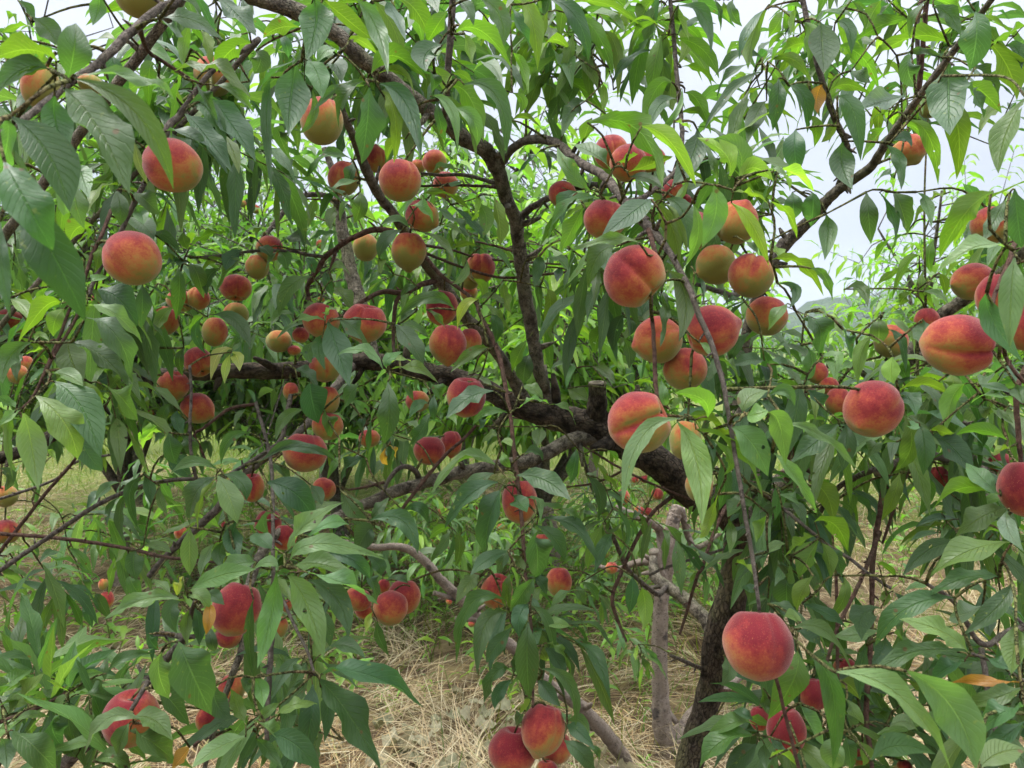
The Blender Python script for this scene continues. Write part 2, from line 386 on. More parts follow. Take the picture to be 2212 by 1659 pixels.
# ---------------------------------------------------------------- the setting
def ground_z(x, y):
    x, y = np.asarray(x, float), np.asarray(y, float)
    return .035 * np.sin(1.7 * x + .6) * np.cos(1.3 * y) + .05 * np.sin(.55 * x + 1.1 * y) + .02 * np.sin(4.1 * x + 2.2 * y) * np.cos(3.3 * y - x) - .03
def grid(xs, ys, zf):
    X, Y = np.meshgrid(xs, ys); V = np.stack([X, Y, zf(X, Y)], -1).reshape(-1, 3); n = len(xs)
    i = np.arange(len(ys) - 1)[:, None] * n; j = np.arange(n - 1)[None]
    return V, np.stack([i + j, i + j + 1, i + n + j + 1, i + n + j], -1).reshape(-1, 4)
xs = np.r_[-1500, -700, -300, -120, -60, -30, -16, np.linspace(-9, 9, 110), 16, 30, 60, 120, 300, 700, 1500]
ys = np.r_[-1400, -300, -60, -12, -4, np.linspace(-1, 14, 100), 20, 30, 50, 90, 160, 320, 700, 1500]
V, F = grid(xs, ys, ground_z)
tag(mesh_obj('ground', V, F, GROUND), kind='structure')

def hill(name, pts, dist, depth, seed, base=-2.0):
    """a wooded ridge: crest through (azimuth pixel, elevation pixel) at a distance, with its own slopes"""
    pts = np.array(pts, float); xp = np.linspace(pts[0, 0], pts[-1, 0], 150); yp = np.interp(xp, pts[:, 0], pts[:, 1])
    x = (xp - CX) / FPX * dist; crest = CAM[2] + (741 - yp) / FPX * dist
    prof = np.r_[np.linspace(0, 1, 26), np.linspace(1, 0, 12)[1:]]; yy = np.r_[np.linspace(-1, 0, 26), np.linspace(0, 1.2, 12)[1:]]
    V = np.empty((len(prof), len(x), 3))
    for a, (p, q) in enumerate(zip(prof, yy)):
        s = math.sin(p * math.pi / 2) ** 1.1
        for b_ in range(len(x)):
            k = mnoise.noise(Vector((x[b_] * .09 + seed, q * depth * .09, 0))) + .6 * mnoise.noise(Vector((x[b_] * .25, q * depth * .25 + seed, 3)))
            V[a, b_] = (x[b_] * (1 + q * depth / dist * .3), dist + q * depth, base + (crest[b_] - base) * s + k * dist * .0042 * min(1, 3 * p))
    n = len(x); i = np.arange(len(prof) - 1)[:, None] * n; j = np.arange(n - 1)[None]
    o = mesh_obj(name, V.reshape(-1, 3), np.stack([i + j, i + j + 1, i + n + j + 1, i + n + j], -1).reshape(-1, 4), HILL)
    return tag(o, kind='structure')
hill('hills', [(-900, 705), (-200, 690), (500, 700), (1000, 690), (1400, 690), (1640, 690), (1715, 678), (1745, 655), (1775, 645), (1830, 640), (1880, 652), (1925, 672), (1990, 690), (2200, 700), (3300, 705)], 330, 60, 3.0)
hill('mountain', [(-900, 700), (0, 672), (800, 680), (1500, 690), (1800, 690), (1860, 655), (1900, 628), (1915, 619), (1945, 617), (1985, 628), (2010, 640), (2060, 656), (2130, 664), (2230, 652), (2600, 660), (3200, 690)], 620, 140, 9.0)
# ---------------------------------------------------------------- limbs and twigs
# tree, name, then x y radius distance along it; "!" ends a row with a sawn-off flat end
WOOD = """
M trunk 1462 1900 45.0 2.34 1478 1800 36.9 2.3 1488 1650 30.6 2.25 1533 1494 27.0 2.2 1551 1394 30.6 2.15 1593 1244 35.1 2.1 1603 1154 37.8 2.05 1610 1085 32.4 2.03 1607 1010 24.3 2.03
M branch 1606 1135 36 2.03 1560 1100 38 2.0 1481 1052 36 1.95 1431 1004 35 1.9 1356 962 33 1.88 1293 932 33 1.88 1256 917 32 1.88 1181 895 27 1.9 1131 880 23 1.92 1060 848 22 1.93 978 815 22 1.95 928 805 20 1.95 803 780 18 1.95 700 790 17 1.95 600 800 17 1.93 525 800 17 1.9 400 808 16 1.85 312 818 15 1.8 245 842 14 1.75 105 947 14 1.65 5 987 13 1.6 -120 1020 12 1.5
M! branch 1285 915 22 1.87 1289 870 20 1.85 1290 827 18 1.84
M branch 1186 890 18 1.9 1178 850 15 1.9 1172 825 14 1.88 1156 755 14 1.85 1138 652 15 1.8 1123 552 15 1.75 1113 477 15 1.7 1092 425 15 1.65 1075 370 16 1.6 1048 325 17 1.55 1000 297 17 1.5 928 237 17 1.42 853 182 17 1.35 778 120 17 1.28 728 75 17 1.25 640 25 18 1.2 553 -5 17 1.15 470 -40 16 1.1
M branch 1075 375 11 1.6 1088 345 9.5 1.58 1118 312 9 1.55 1156 300 10 1.5 1206 312 10 1.42 1246 347 10 1.33 1306 382 10 1.25 1351 437 10 1.15 1401 490 11 1.05 1443 540 7.2 .98 1488 622 6.4 .93 1511 685 6.4 .91 1536 740 6.0 .89 1561 825 5.6 .87 1571 880 5.0 .86 1588 980 4.8 .85 1606 1092 4.8 .83 1621 1180 4.8 .82 1631 1242 4.4 .81 1640 1318 4.0 .8
M branch 1126 470 9 1.73 1140 455 8 1.7 1160 441 7.5 1.66 1216 415 7.5 1.58 1270 402 7 1.5 1330 400 6 1.42
M twig 1401 492 8 1.05 1408 520 6 1.0 1418 560 5 .97 1413 610 4.5 .97 1406 655 4.5 .96 1411 715 4.5 .94 1416 825 5 .91 1424 875 5 .89
M branch 1140 884 16 1.92 1120 840 14 1.9 1098 802 13 1.87 1053 735 13 1.8 1003 680 13 1.74 943 595 13 1.66 910 555 12 1.6 853 465 10.5 1.52 823 430 10.5 1.48 793 370 11 1.42 765 300 9 1.35 743 250 8 1.3 722 190 7 1.27
M branch 1285 940 20 1.88 1231 952 16 1.84 1181 979 15 1.8 1131 997 14.5 1.77 1078 1006 14.5 1.74 1003 1019 14 1.7 928 1039 14 1.65 853 1064 13.5 1.6 790 1089 12.5 1.55 738 1112 12 1.5 660 1140 11 1.45 603 1150 10 1.42 560 1205 10 1.35 530 1300 9 1.25 525 1390 8 1.2 500 1460 7 1.18 462 1580 6 1.15 440 1670 5 1.12
M twig 1028 920 3.5 1.5 1000 950 3.5 1.5 963 982 3.5 1.48 903 1054 4 1.45 858 1114 3.5 1.43
M twig 905 1035 7 1.66 898 1018 6 1.62 878 1008 5.5 1.6 858 1014 5 1.58 838 1040 5 1.56 823 1075 4.5 1.55 823 1110 3.5 1.55
M twig 830 1042 3.5 1.57 790 1052 3 1.58 753 1058 2.5 1.6
M branch 803 785 20 1.97 790 720 18 2.0 775 650 17 2.05 755 570 14 2.08 740 500 13 2.1 733 440 10 2.1 722 380 8 2.1 700 320 6 2.1
M twig 735 450 7 2.08 718 432 6 2.0 690 420 6 1.95 640 430 5.5 1.9 598 477 5.5 1.85 568 515 5 1.8
M twig 853 505 8 1.56 835 498 6.5 1.56 803 497 6.5 1.56 765 512 6 1.56 733 532 6 1.56 703 555 6 1.57 678 595 5.5 1.58 664 622 5 1.6 670 658 4 1.6
M twig 735 533 4 1.57 725 545 3.5 1.56 713 585 3.2 1.55
M twig 703 555 4 1.57 660 550 3.5 1.55 628 542 3.5 1.52 553 542 3.2 1.45 480 552 3 1.38 410 557 3 1.33
M twig 940 608 7 1.66 915 613 6 1.63 890 625 6 1.6 863 632 6 1.58 828 630 5.5 1.55 790 647 5 1.5 765 665 4.5 1.45 735 685 3.5 1.4
M twig 865 634 4.5 1.58 853 665 4.5 1.57 850 740 4 1.55 853 765 3 1.5
M twig 918 540 4 1.6 923 548 3.5 1.62 978 570 3.2 1.7 1028 587 3.2 1.73 1065 597 3 1.75 1106 600 3 1.77 1181 592 3 1.78 1271 582 2.2 1.78
M twig 918 530 3.5 1.6 975 540 2.6 1.75 1028 555 2.6 1.78 1106 565 2.3 1.8 1231 572 2 1.82
M twig 1125 545 4 1.74 1106 542 2.6 1.76 1065 530 2.5 1.78 1028 522 2 1.8
M twig 1080 400 6 1.62 1060 393 4.5 1.63 1003 378 4 1.66 955 378 3.5 1.7 910 375 3.2 1.72
M twig 1085 405 4.5 1.62 1040 402 3.3 1.68 978 400 3 1.72 915 402 2.5 1.75
M twig 908 548 5 1.58 925 562 4 1.56 953 595 4 1.54 1020 645 4.2 1.5 1040 685 4.5 1.46 1073 752 5.2 1.4 1090 825 5.2 1.34 1103 905 4.5 1.28 1111 980 5.2 1.25 1123 1080 5 1.22 1131 1180 4.5 1.19 1134 1240 4.2 1.17 1146 1330 3.6 1.14 1150 1440 3.2 1.12 1152 1530 3 1.1
M branch 985 -60 8 1.12 978 0 8 1.13 970 125 7.5 1.15 963 225 7 1.2 956 262 8 1.42
M twig 1440 -60 4 1.4 1448 0 4.5 1.4 1456 87 5 1.4 1463 175 5.2 1.38 1471 250 5.2 1.35 1473 300 5.2 1.3 1465 360 5.2 1.25 1400 420 6 1.2 1352 440 7 1.15
M twig 1727 -60 5.5 1.3 1734 0 6 1.3 1759 112 6.5 1.3 1784 200 7 1.32 1809 270 7 1.36 1824 300 7 1.45 1830 345 8 1.6 1812 405 9 1.78
M branch 1604 1105 22 2.03 1600 990 20 2.02 1597 900 17 2.02 1606 790 14 2.0 1625 680 13 1.95 1656 590 13 1.9 1691 535 13 1.87 1759 465 13 1.8 1809 410 11 1.72 1871 370 10 1.62 1909 317 9 1.52 1984 212 8 1.4 2071 95 7.5 1.3 2141 0 6.5 1.2 2180 -60 6 1.15
M twig 1995 -60 4 1.4 1990 0 5 1.4 1981 62 5 1.4 1986 162 5 1.42 1977 212 5.5 1.43
M twig 2012 -60 5 1.35 2002 0 5.5 1.35 1996 75 5.5 1.37 1985 205 5.5 1.42
M twig 1690 520 8 1.86 1640 600 7 1.8 1590 637 7 1.7 1556 630 6 1.55 1500 612 4 1.4
M branch 1610 1130 32 2.03 1650 1085 30 2.0 1684 1050 26 1.97 1760 992 22 1.9 1850 885 19 1.8 1915 805 18 1.7 1975 762 20 1.62 2014 700 14.5 1.56 2084 648 13 1.5 2150 600 11 1.42 2235 525 10 1.35
M twig 1700 1040 8 1.95 1722 900 7 1.7 1740 850 7 1.55 1764 850 7 1.5 1806 872 7 1.45 1840 905 5 1.4
M branch 1545 1380 18 2.17 1528 1344 15 2.2 1493 1306 14 2.25 1456 1276 13 2.3 1418 1249 12.5 2.35 1411 1204 9 2.4
M twig 1438 1268 6 2.3 1422 1283 6 2.25 1393 1264 5.5 2.2 1356 1229 5 2.15 1331 1174 5 2.1 1306 1117 5 2.05 1276 1042 4.5 2.0 1252 964 4 1.92
M twig 1475 1055 6 1.95 1440 1082 4.5 1.92 1406 1112 4.2 1.9 1381 1154 4.2 1.88 1356 1204 4.2 1.85 1340 1242 4.2 1.83 1322 1294 4 1.8 1336 1344 3.5 1.78 1353 1386 2.5 1.76
M twig 1250 955 3.5 1.86 1280 975 2.7 1.82 1336 1009 2.7 1.8 1406 1044 2.6 1.8 1490 1078 2.6 1.9
M twig 1226 1052 2 1.9 1281 1044 2.5 1.86 1336 1022 2.5 1.82 1350 1002 2.6 1.84 1365 972 4 1.88
M twig 1578 1090 6 2.0 1563 1104 4.5 1.9 1536 1167 4 1.8 1516 1229 3.8 1.75 1506 1244 3.6 1.74 1481 1331 3.2 1.72 1468 1371 2.5 1.7
M twig 1585 1175 5 2.05 1568 1184 3.5 2.0 1520 1200 3.2 1.95 1481 1212 3 1.9 1440 1225 3 1.88 1403 1242 2.8 1.86
M twig 1545 1490 6 2.2 1575 1494 4.5 2.1 1641 1508 4 1.95 1700 1520 3 1.85
M twig 1537 1455 6 2.2 1503 1439 4.5 2.15 1448 1416 3.5 2.05
M twig 1600 1070 7 2.0 1640 1065 5 1.4 1680 1090 4.3 1.15 1721 1122 4 1.1 1784 1175 4 1.08 1834 1205 3.8 1.06 1871 1235 3.6 1.04 1924 1271 3.3 1.0
M twig 1640 1322 4 .8 1642 1400 3.5 .86 1674 1459 4 .84 1696 1544 4 .85 1726 1660 4 .86 1740 1720 4 .87
M twig 628 855 5.5 1.5 615 920 5.2 1.42 603 955 5 1.38 553 990 4.8 1.3 520 1010 4 1.24 470 1040 3.5 1.15
M branch 322 1245 6.5 1.5 375 1185 7 1.5 437 1130 8.5 1.5 470 1097 8.5 1.5 510 1040 8 1.5 560 1000 8 1.5 650 930 8 1.6 715 850 9 1.8 760 790 10 1.93
L branch 440 -70 11 .95 382 0 10 .88 342 20 9.5 .86 275 77 10 .82 212 137 9 .78 150 180 8.5 .74 62 250 8 .68 -60 330 9 .62
L twig 300 58 6 .84 320 110 4.5 .95 355 135 4.2 1.0 410 170 4 1.02 
L branch 560 85 6 1.15 500 125 5.5 1.12 452 160 5.5 1.1 412 212 6 1.1 387 250 7 1.1 362 278 8 1.08 335 350 6 1.06 295 427 5.5 1.04 260 502 5.2 1.03 217 577 5 1.02 190 640 4.5 1.0
L twig 240 455 4.5 1.02 218 512 4 .99 200 547 4 .98 185 595 4 .97 165 650 3.7 .96 152 665 3.3 .95 125 737 3.5 .94 100 795 3.5 .93 85 830 3.3 .92 68 862 3 .91 45 885 2.8 .9
L twig 178 640 4 .97 167 682 3.5 .95 145 722 3.5 .94 120 760 3.5 .93 100 800 3.5 .92
L twig -30 1248 5.5 1.45 0 1232 5.3 1.45 125 1147 5 1.45 212 1090 5 1.45 300 1052 4.7 1.45 375 1037 4.5 1.43 450 1035 4 1.4
L twig -30 1230 4.5 1.6 0 1192 4.3 1.6 50 1127 4 1.6 112 1050 3.8 1.6 160 995 3.2 1.58 215 900 3 1.55 262 815 2.6 1.5
L twig -30 1150 4.6 1.5 0 1153 4.4 1.5 100 1160 4.2 1.5 200 1172 4.2 1.5 300 1190 4 1.48 355 1203 3.8 1.45 470 1215 3 1.4
L twig 410 790 3.2 1.25 413 850 3.2 1.22 410 930 3.4 1.2 415 992 3.6 1.2 427 1045 4 1.22 440 1080 3.6 1.25
L twig 553 872 3.6 1.5 500 882 3.5 1.48 475 897 3.4 1.46 440 925 3.3 1.44 420 938 3.2 1.42 432 965 3 1.42 445 997 2.6 1.42
L twig -30 1566 4.5 1.08 0 1559 4.3 1.08 75 1532 4.2 1.06 110 1515 4 1.05 145 1497 3.2 1.03
L branch 60 1720 18 1.3 150 1640 15.5 1.25 212 1584 14 1.22 265 1530 12.5 1.2 310 1480 11 1.18 345 1440 10 1.16 375 1406 9 1.14 400 1375 7 1.1 412 1330 5 1.05 420 1300 4 1.0
L twig 335 1370 5 1.2 360 1370 6 1.17 385 1374 6.5 1.13 420 1376 5 1.1
L twig 310 1478 6 1.16 318 1475 5.4 .99 300 1505 5 .95 282 1537 4.6 .94
L twig 420 1610 4 1.05 455 1575 4 1.1 480 1545 4.5 1.12 505 1500 5.5 1.17
L twig 0 690 5 1.45 15 715 6 1.46 27 728 7 1.47 60 735 6 1.5 110 745 4 1.6
L branch -120 760 9 1.4 -30 742 8 1.44 27 730 7 1.47 75 737 5 1.5
L twig 553 870 4 1.3 585 1000 4 1.2 590 1200 4.5 1.05 588 1300 5 1.04 586 1389 6 1.02 580 1494 5.5 1.0 576 1600 5 .98
L twig 598 1270 3.5 1.06 615 1304 3.6 1.03 635 1349 3.6 1.0 665 1409 3.4 .96 680 1459 3 .93
L twig -40 1090 3.4 1.8 110 1040 3 1.75 160 1000 3 1.7 250 980 2.6 1.65
R branch 1985 875 7 1.55 2010 905 9 1.56 2060 945 12 1.55 2084 964 13 1.55 2134 1009 14 1.52 2165 1040 15 1.5 2260 1130 17 1.45 2340 1240 19 1.4
R! branch 2134 1010 9 1.52 2080 1030 9 1.48 2035 990 9 1.42 1985 985 9 1.38 1941 999 9 1.35 1896 1021 9 1.32
R twig 1930 1005 8 1.35 1916 1024 7 1.34 1904 1080 6.3 1.33 1891 1167 6 1.31 1884 1230 6 1.3 1884 1282 5.5 1.28 1879 1407 5.5 1.25 1871 1545 6 1.22 1881 1632 5 1.2 1890 1720 4 1.18
R twig 1905 1015 7 1.33 1881 1017 6.5 1.34 1840 1035 6.2 1.4 1809 1055 6 1.45 1771 1105 5.5 1.55 1740 1150 4 1.6
R twig 1990 985 5 1.38 1974 1000 4.5 1.37 1946 1050 4.2 1.36 1921 1130 3.6 1.35 1906 1174 2.6 1.34
R twig 2240 760 6 .92 2205 815 6 .9 2196 867 6.2 .9 2201 950 5.5 .9 2206 1000 5 .9
R twig 2020 985 6 1.42 2050 1000 6 1.45 2079 1042 5 1.48
R twig 1806 1244 3.6 1.15 1808 1330 3.6 1.15 1809 1400 3.8 1.15 1809 1475 4 1.15 1812 1540 3.5 1.16
R twig 1900 1150 5 1.31 1864 1244 4.5 1.15 1829 1314 4.3 1.1 1809 1357 4 1.08 1789 1419 3.6 1.06 1786 1440 3 1.05
R twig 2240 480 7 1.0 2196 520 6 .97 2182 560 5.5 .95 2160 610 5 .94 2145 655 4.5 .92 2150 720 4 .9 2190 800 4 .88 2240 850 4 .88
R twig 2120 1400 6 1.0 2128 1450 6 .98 2135 1500 6 .97 2148 1555 5.5 .96 2153 1605 4.5 .95
R twig 2300 1480 5 .9 2212 1470 4 .86 2170 1440 3.5 .83 2100 1412 3 .8
R twig 1925 950 5 1.45 1960 925 7 1.4 1990 915 8 1.38 2010 900 6 1.36 2060 905 4.5 1.36 2110 925 4 1.36
R branch 2330 1330 14 1.2 2250 1345 10 1.1 2180 1365 7 1.0 2120 1390 6 .98 2060 1300 5 .97 2000 1260 4 .97
P trunk 1440 1860 35.7 3.05 1437 1650 26.3 3.0 1428 1494 17.8 2.95 1426 1319 16.1 2.92 1446 1204 15.7 2.9 1453 1130 15.3 2.9 1463 1092 11.9 2.9
P branch 1437 1625 22 3.0 1460 1595 20 3.0 1486 1562 18 3.02 1535 1510 15 3.05 1585 1465 14 3.1 1660 1400 11 3.2
P branch 1437 1225 12 2.9 1426 1150 10 2.9 1405 1130 9 2.85 1368 1112 8.5 2.8 1318 1092 6 2.75 1290 1080 4 2.7
P branch 1430 1210 10 2.9 1380 1215 8 2.95 1330 1230 6 3.0 1290 1222 4 3.05
P branch 1440 1920 34.0 3.05 1400 1740 20.4 2.9 1351 1644 16.6 2.75 1293 1569 15.3 2.65 1243 1519 14.4 2.6 1181 1474 13.2 2.55 1115 1405 12.8 2.5 1040 1341 11.9 2.45 1003 1301 11.5 2.42 953 1254 10.2 2.4 928 1222 9.3 2.4 890 1190 9.3 2.4 853 1180 8.1 2.4 810 1182 7.2 2.4 740 1170 5.1 2.4
P! branch 1002 1300 6 2.42 970 1290 5.5 2.4 938 1281 5.2 2.38
P! branch 1050 1348 6 2.45 1020 1338 5.7 2.42 985 1337 5.4 2.4
P! branch 1440 1270 14 2.92 1420 1225 12 2.85 1412 1190 11 2.82
P branch 1470 1100 9 2.9 1500 1180 6 2.95 1560 1150 4 3.0
"""
def empty(name, loc, label, cat, group=None):
    o = bpy.data.objects.new(name, None); o.location = Vector([float(c) for c in loc]); o.empty_display_size = .2
    link(o); return tag(o, label, cat, group)
TREES = {
    'M': empty('peach_tree', at(1478, 1830, 2.3), 'dark forked peach tree laden with red fruit, its limbs across the whole picture', 'tree', 'peach trees of the orchard'),
    'L': empty('peach_tree', (-1.45, 1.35, 0), 'peach tree reaching in from the left edge with blurred near leaves and grey twigs', 'tree', 'peach trees of the orchard'),
    'R': empty('peach_tree', (1.75, 1.6, 0), 'peach tree reaching in from the right edge with big near leaves and grey limbs', 'tree', 'peach trees of the orchard'),
    'P': empty('peach_tree', at(1440, 1800, 3.0), 'pale grey speckled peach tree stem just behind the dark trunk', 'tree', 'peach trees of the orchard')}
for o in TREES.values(): o.location.z = float(ground_z(o.location.x, o.location.y))
ROOTS = {k: np.array(o.location) for k, o in TREES.items()}
def under(o, t):                                   # give a part its tree, keeping it where it stands
    o.parent = TREES[t]; o.matrix_parent_inverse = Matrix.Translation(-TREES[t].location); return o
SAMPLES = {k: [] for k in TREES}                   # points on the wood, for leaves and fruit to grow from
def wood_mat(t, name, rad):
    if t == 'P': return BARK_PALE
    if rad > .020: return BARK
    if rad > .0085: return BARK_GREY
    if name == 'branch': return TWIG_GREY
    return TWIG_BROWN if random.random() < .5 else TWIG_GREY
def knots(P, R, J, every=.06):
    """buds and spurs that sit on a twig"""
    s = np.r_[0, np.cumsum(np.linalg.norm(np.diff(P, axis=0), axis=1))]
    q = rng.uniform(0, every)
    while q < s[-1] - .01:
        i = min(np.searchsorted(s, q), len(P) - 2); d = unit(P[i + 1] - P[i]); side = unit(np.cross(d, rng.normal(size=3)))
        r = R[i]; e = side + d * rng.uniform(.2, .9); L = r * rng.uniform(1.3, 3.0) + .001
        V, F = tube(np.array([P[i] + side * r * .4, P[i] + side * r * .8 + e * L * .5, P[i] + side * r * .8 + e * L]), np.array([.5, .45, .2]) * r * rng.uniform(.7, 1.1), 5)
        J.add(V, F, None, V * 70); q += every * rng.uniform(.35, 1.8)
nb = 0
def make_branch(t, name, X, sawn=False):
    """X rows: world x y z and radius"""
    global nb
    nb += 1
    L = np.linalg.norm(np.diff(X[:, :3], axis=0), axis=1).sum(); rm = np.median(X[:, 3])
    n = int(np.clip(L / max(rm * .55, .004), 10, 170)); Q = spline(X, n); P, R = Q[:, :3], np.maximum(Q[:, 3], .0007)
    P = P + (.22 * R)[:, None] * np.array([mnoise.noise_vector(Vector((*(p * (.7 / max(rm, .003)) * .35), nb))[:3]) for p in P])
    big = rm > .011
    V, F, Q = tube(P, R, 20 if rm > .02 else 12 if big else 8, .18 if rm > .02 else .13 if big else .10, nb, cap=True, cyl=True)
    J = Join(); J.add(V, F, None, Q)
    if not big or name == 'branch': knots(P, R, J, .05 if rm < .006 else .12)
    o = J.build(name, wood_mat(t, name, rm), None); under(o, t)
    if sawn:
        o.data.materials.append(SAWN); d = unit(P[-1] - P[-3]); a = unit(np.cross(d, [.3, .2, .9])); b = np.cross(d, a)
        th = np.linspace(0, 6.283, 14)[:-1]; ring = P[-1] + d * .0015 + (R[-1] * 1.04) * (np.cos(th)[:, None] * a + np.sin(th)[:, None] * b) * rng.uniform(.9, 1.06, (13, 1))
        V = np.vstack([ring, ring - d * R[-1] * .25, P[-1] + d * .003]); i = np.arange(13); k = (i + 1) % 13
        F = np.vstack([np.stack([i, k, np.full(13, 26)], 1), np.stack([i + 13, k + 13, k], 1), np.stack([i + 13, k, i], 1)])
        c = mesh_obj('cut_end', V, F, SAWN, None, False); c.parent = o
    for p, r in zip(P[::2], R[::2]): SAMPLES[t].append((*p, r))
    return o
for row in WOOD.strip().splitlines():
    k = row.split(); t, nm = k[0], k[1]; a = np.array(k[2:], float).reshape(-1, 4)
    X = np.c_[at(a[:, 0], a[:, 1], a[:, 3]), a[:, 2] * a[:, 3] / FPX]
    if nm == 'trunk': X[0, 2] = min(X[0, 2], -.1)
    make_branch(t[0], nm, X, t.endswith('!'))
# the trunks of the two neighbours, outside the picture, and the limbs that lead to what is seen of them
for t, (tx, ty), ends in (('L', (-1.45, 1.35), [(-60, 330, .62, 9), (-120, 760, 1.4, 9), (60, 1720, 1.3, 18), (440, -70, .95, 11), (560, 85, 1.15, 6), (-30, 1248, 1.45, 5.5), (-30, 1230, 1.6, 4.5), (-30, 1150, 1.5, 4.6), (-40, 1090, 1.8, 3.4), (-30, 1566, 1.08, 4.5)]),
                          ('R', (1.75, 1.6), [(2340, 1240, 1.4, 19), (2240, 760, .92, 6), (2240, 480, 1.0, 7), (2240, 850, .88, 4), (2330, 1330, 1.2, 14), (2300, 1480, .9, 5)])):
    top = np.array([tx, ty, .75])
    make_branch(t, 'trunk', np.array([[tx, ty, -.1, .085], [tx + .02, ty, .3, .072], [tx, ty + .02, .8, .06], [tx * .98, ty, 1.1, .04]]))
    for x, y, d, r in ends:
        e = at(x, y, d); m_ = top * .45 + e * .55 + np.array([0, 0, .08]); rr = r * d / FPX
        make_branch(t, 'branch', np.array([[*top, max(rr * 1.6, .02)], [*(top * .75 + m_ * .25 + [0, 0, .03]), max(rr * 1.4, .013)], [*m_, rr * 1.2], [*e, rr]]))
SAMP = {k: np.array(v) for k, v in SAMPLES.items()}
BALLS = []
TW = {k: Join() for k in TREES}                    # thin shoots that carry the leaves and fruit, one part per tree
def grow_all(t, pts, rad=.0016, rmax=.02, sag=.02, far=.5, own=False):
    """thin shoots from the wood of tree t to all the points, the nearest first, each one wood for the next"""
    pts = np.array(pts, float).reshape(-1, 3)
    if not len(pts): return
    def pen(A): return 1 + .6 * (A[:, 3] > rmax)
    def dist(A): return np.linalg.norm(pts[:, None] - A[None, :, :3], axis=2) * pen(A)[None]
    A = SAMP[t]; D = dist(A); best = D.argmin(1); dm = D.min(1); todo = np.ones(len(pts), bool)
    while todo.any():
        i = int(np.where(todo, dm, 1e9).argmin()); todo[i] = False
        if dm[i] > far * 1.6: break
        q, p = SAMP[t][best[i], :3], pts[i]; r0 = SAMP[t][best[i], 3]; L = np.linalg.norm(p - q)
        if L < .004: continue
        m_ = (p + q) / 2 + rng.normal(0, .07, 3) * L + np.array([0, 0, sag * rng.uniform(.2, 1.4)]) * min(1, L * 6)
        n = int(np.clip(L / .012, 4, 16)); P = spline(np.array([q, m_, p]), n); R = np.linspace(max(rad * 1.3, min(r0 * .6, rad * 1.9)), rad * .8, n)
        if len(BALLS):                               # a shoot passes behind a fruit, not through it
            B_ = np.array(BALLS)
            B_ = B_[np.linalg.norm(B_[:, :3] - p, axis=1) > (B_[:, 3] * 1.02 if own else 0)]
            for c in B_[np.linalg.norm(B_[:, :3] - m_, axis=1) < L + .06]:
                v = P - c[:3]; l = np.linalg.norm(v, axis=1); ins = l < c[3] + .003
                if ins.any():
                    away = unit(c[:3] - CAM); v = unit(v + away * c[3] * .8); P[ins] = c[:3] + v[ins] * (c[3] + .003)
        V, F = tube(P, R, 6); TW[t].add(V, F)
        B = np.c_[P[n // 3:], R[n // 3:]]; k0 = len(SAMP[t]); SAMP[t] = np.vstack([SAMP[t], B])
        D = dist(B); b = D.argmin(1); d = D.min(1); up_ = d < dm; dm[up_] = d[up_]; best[up_] = b[up_] + k0
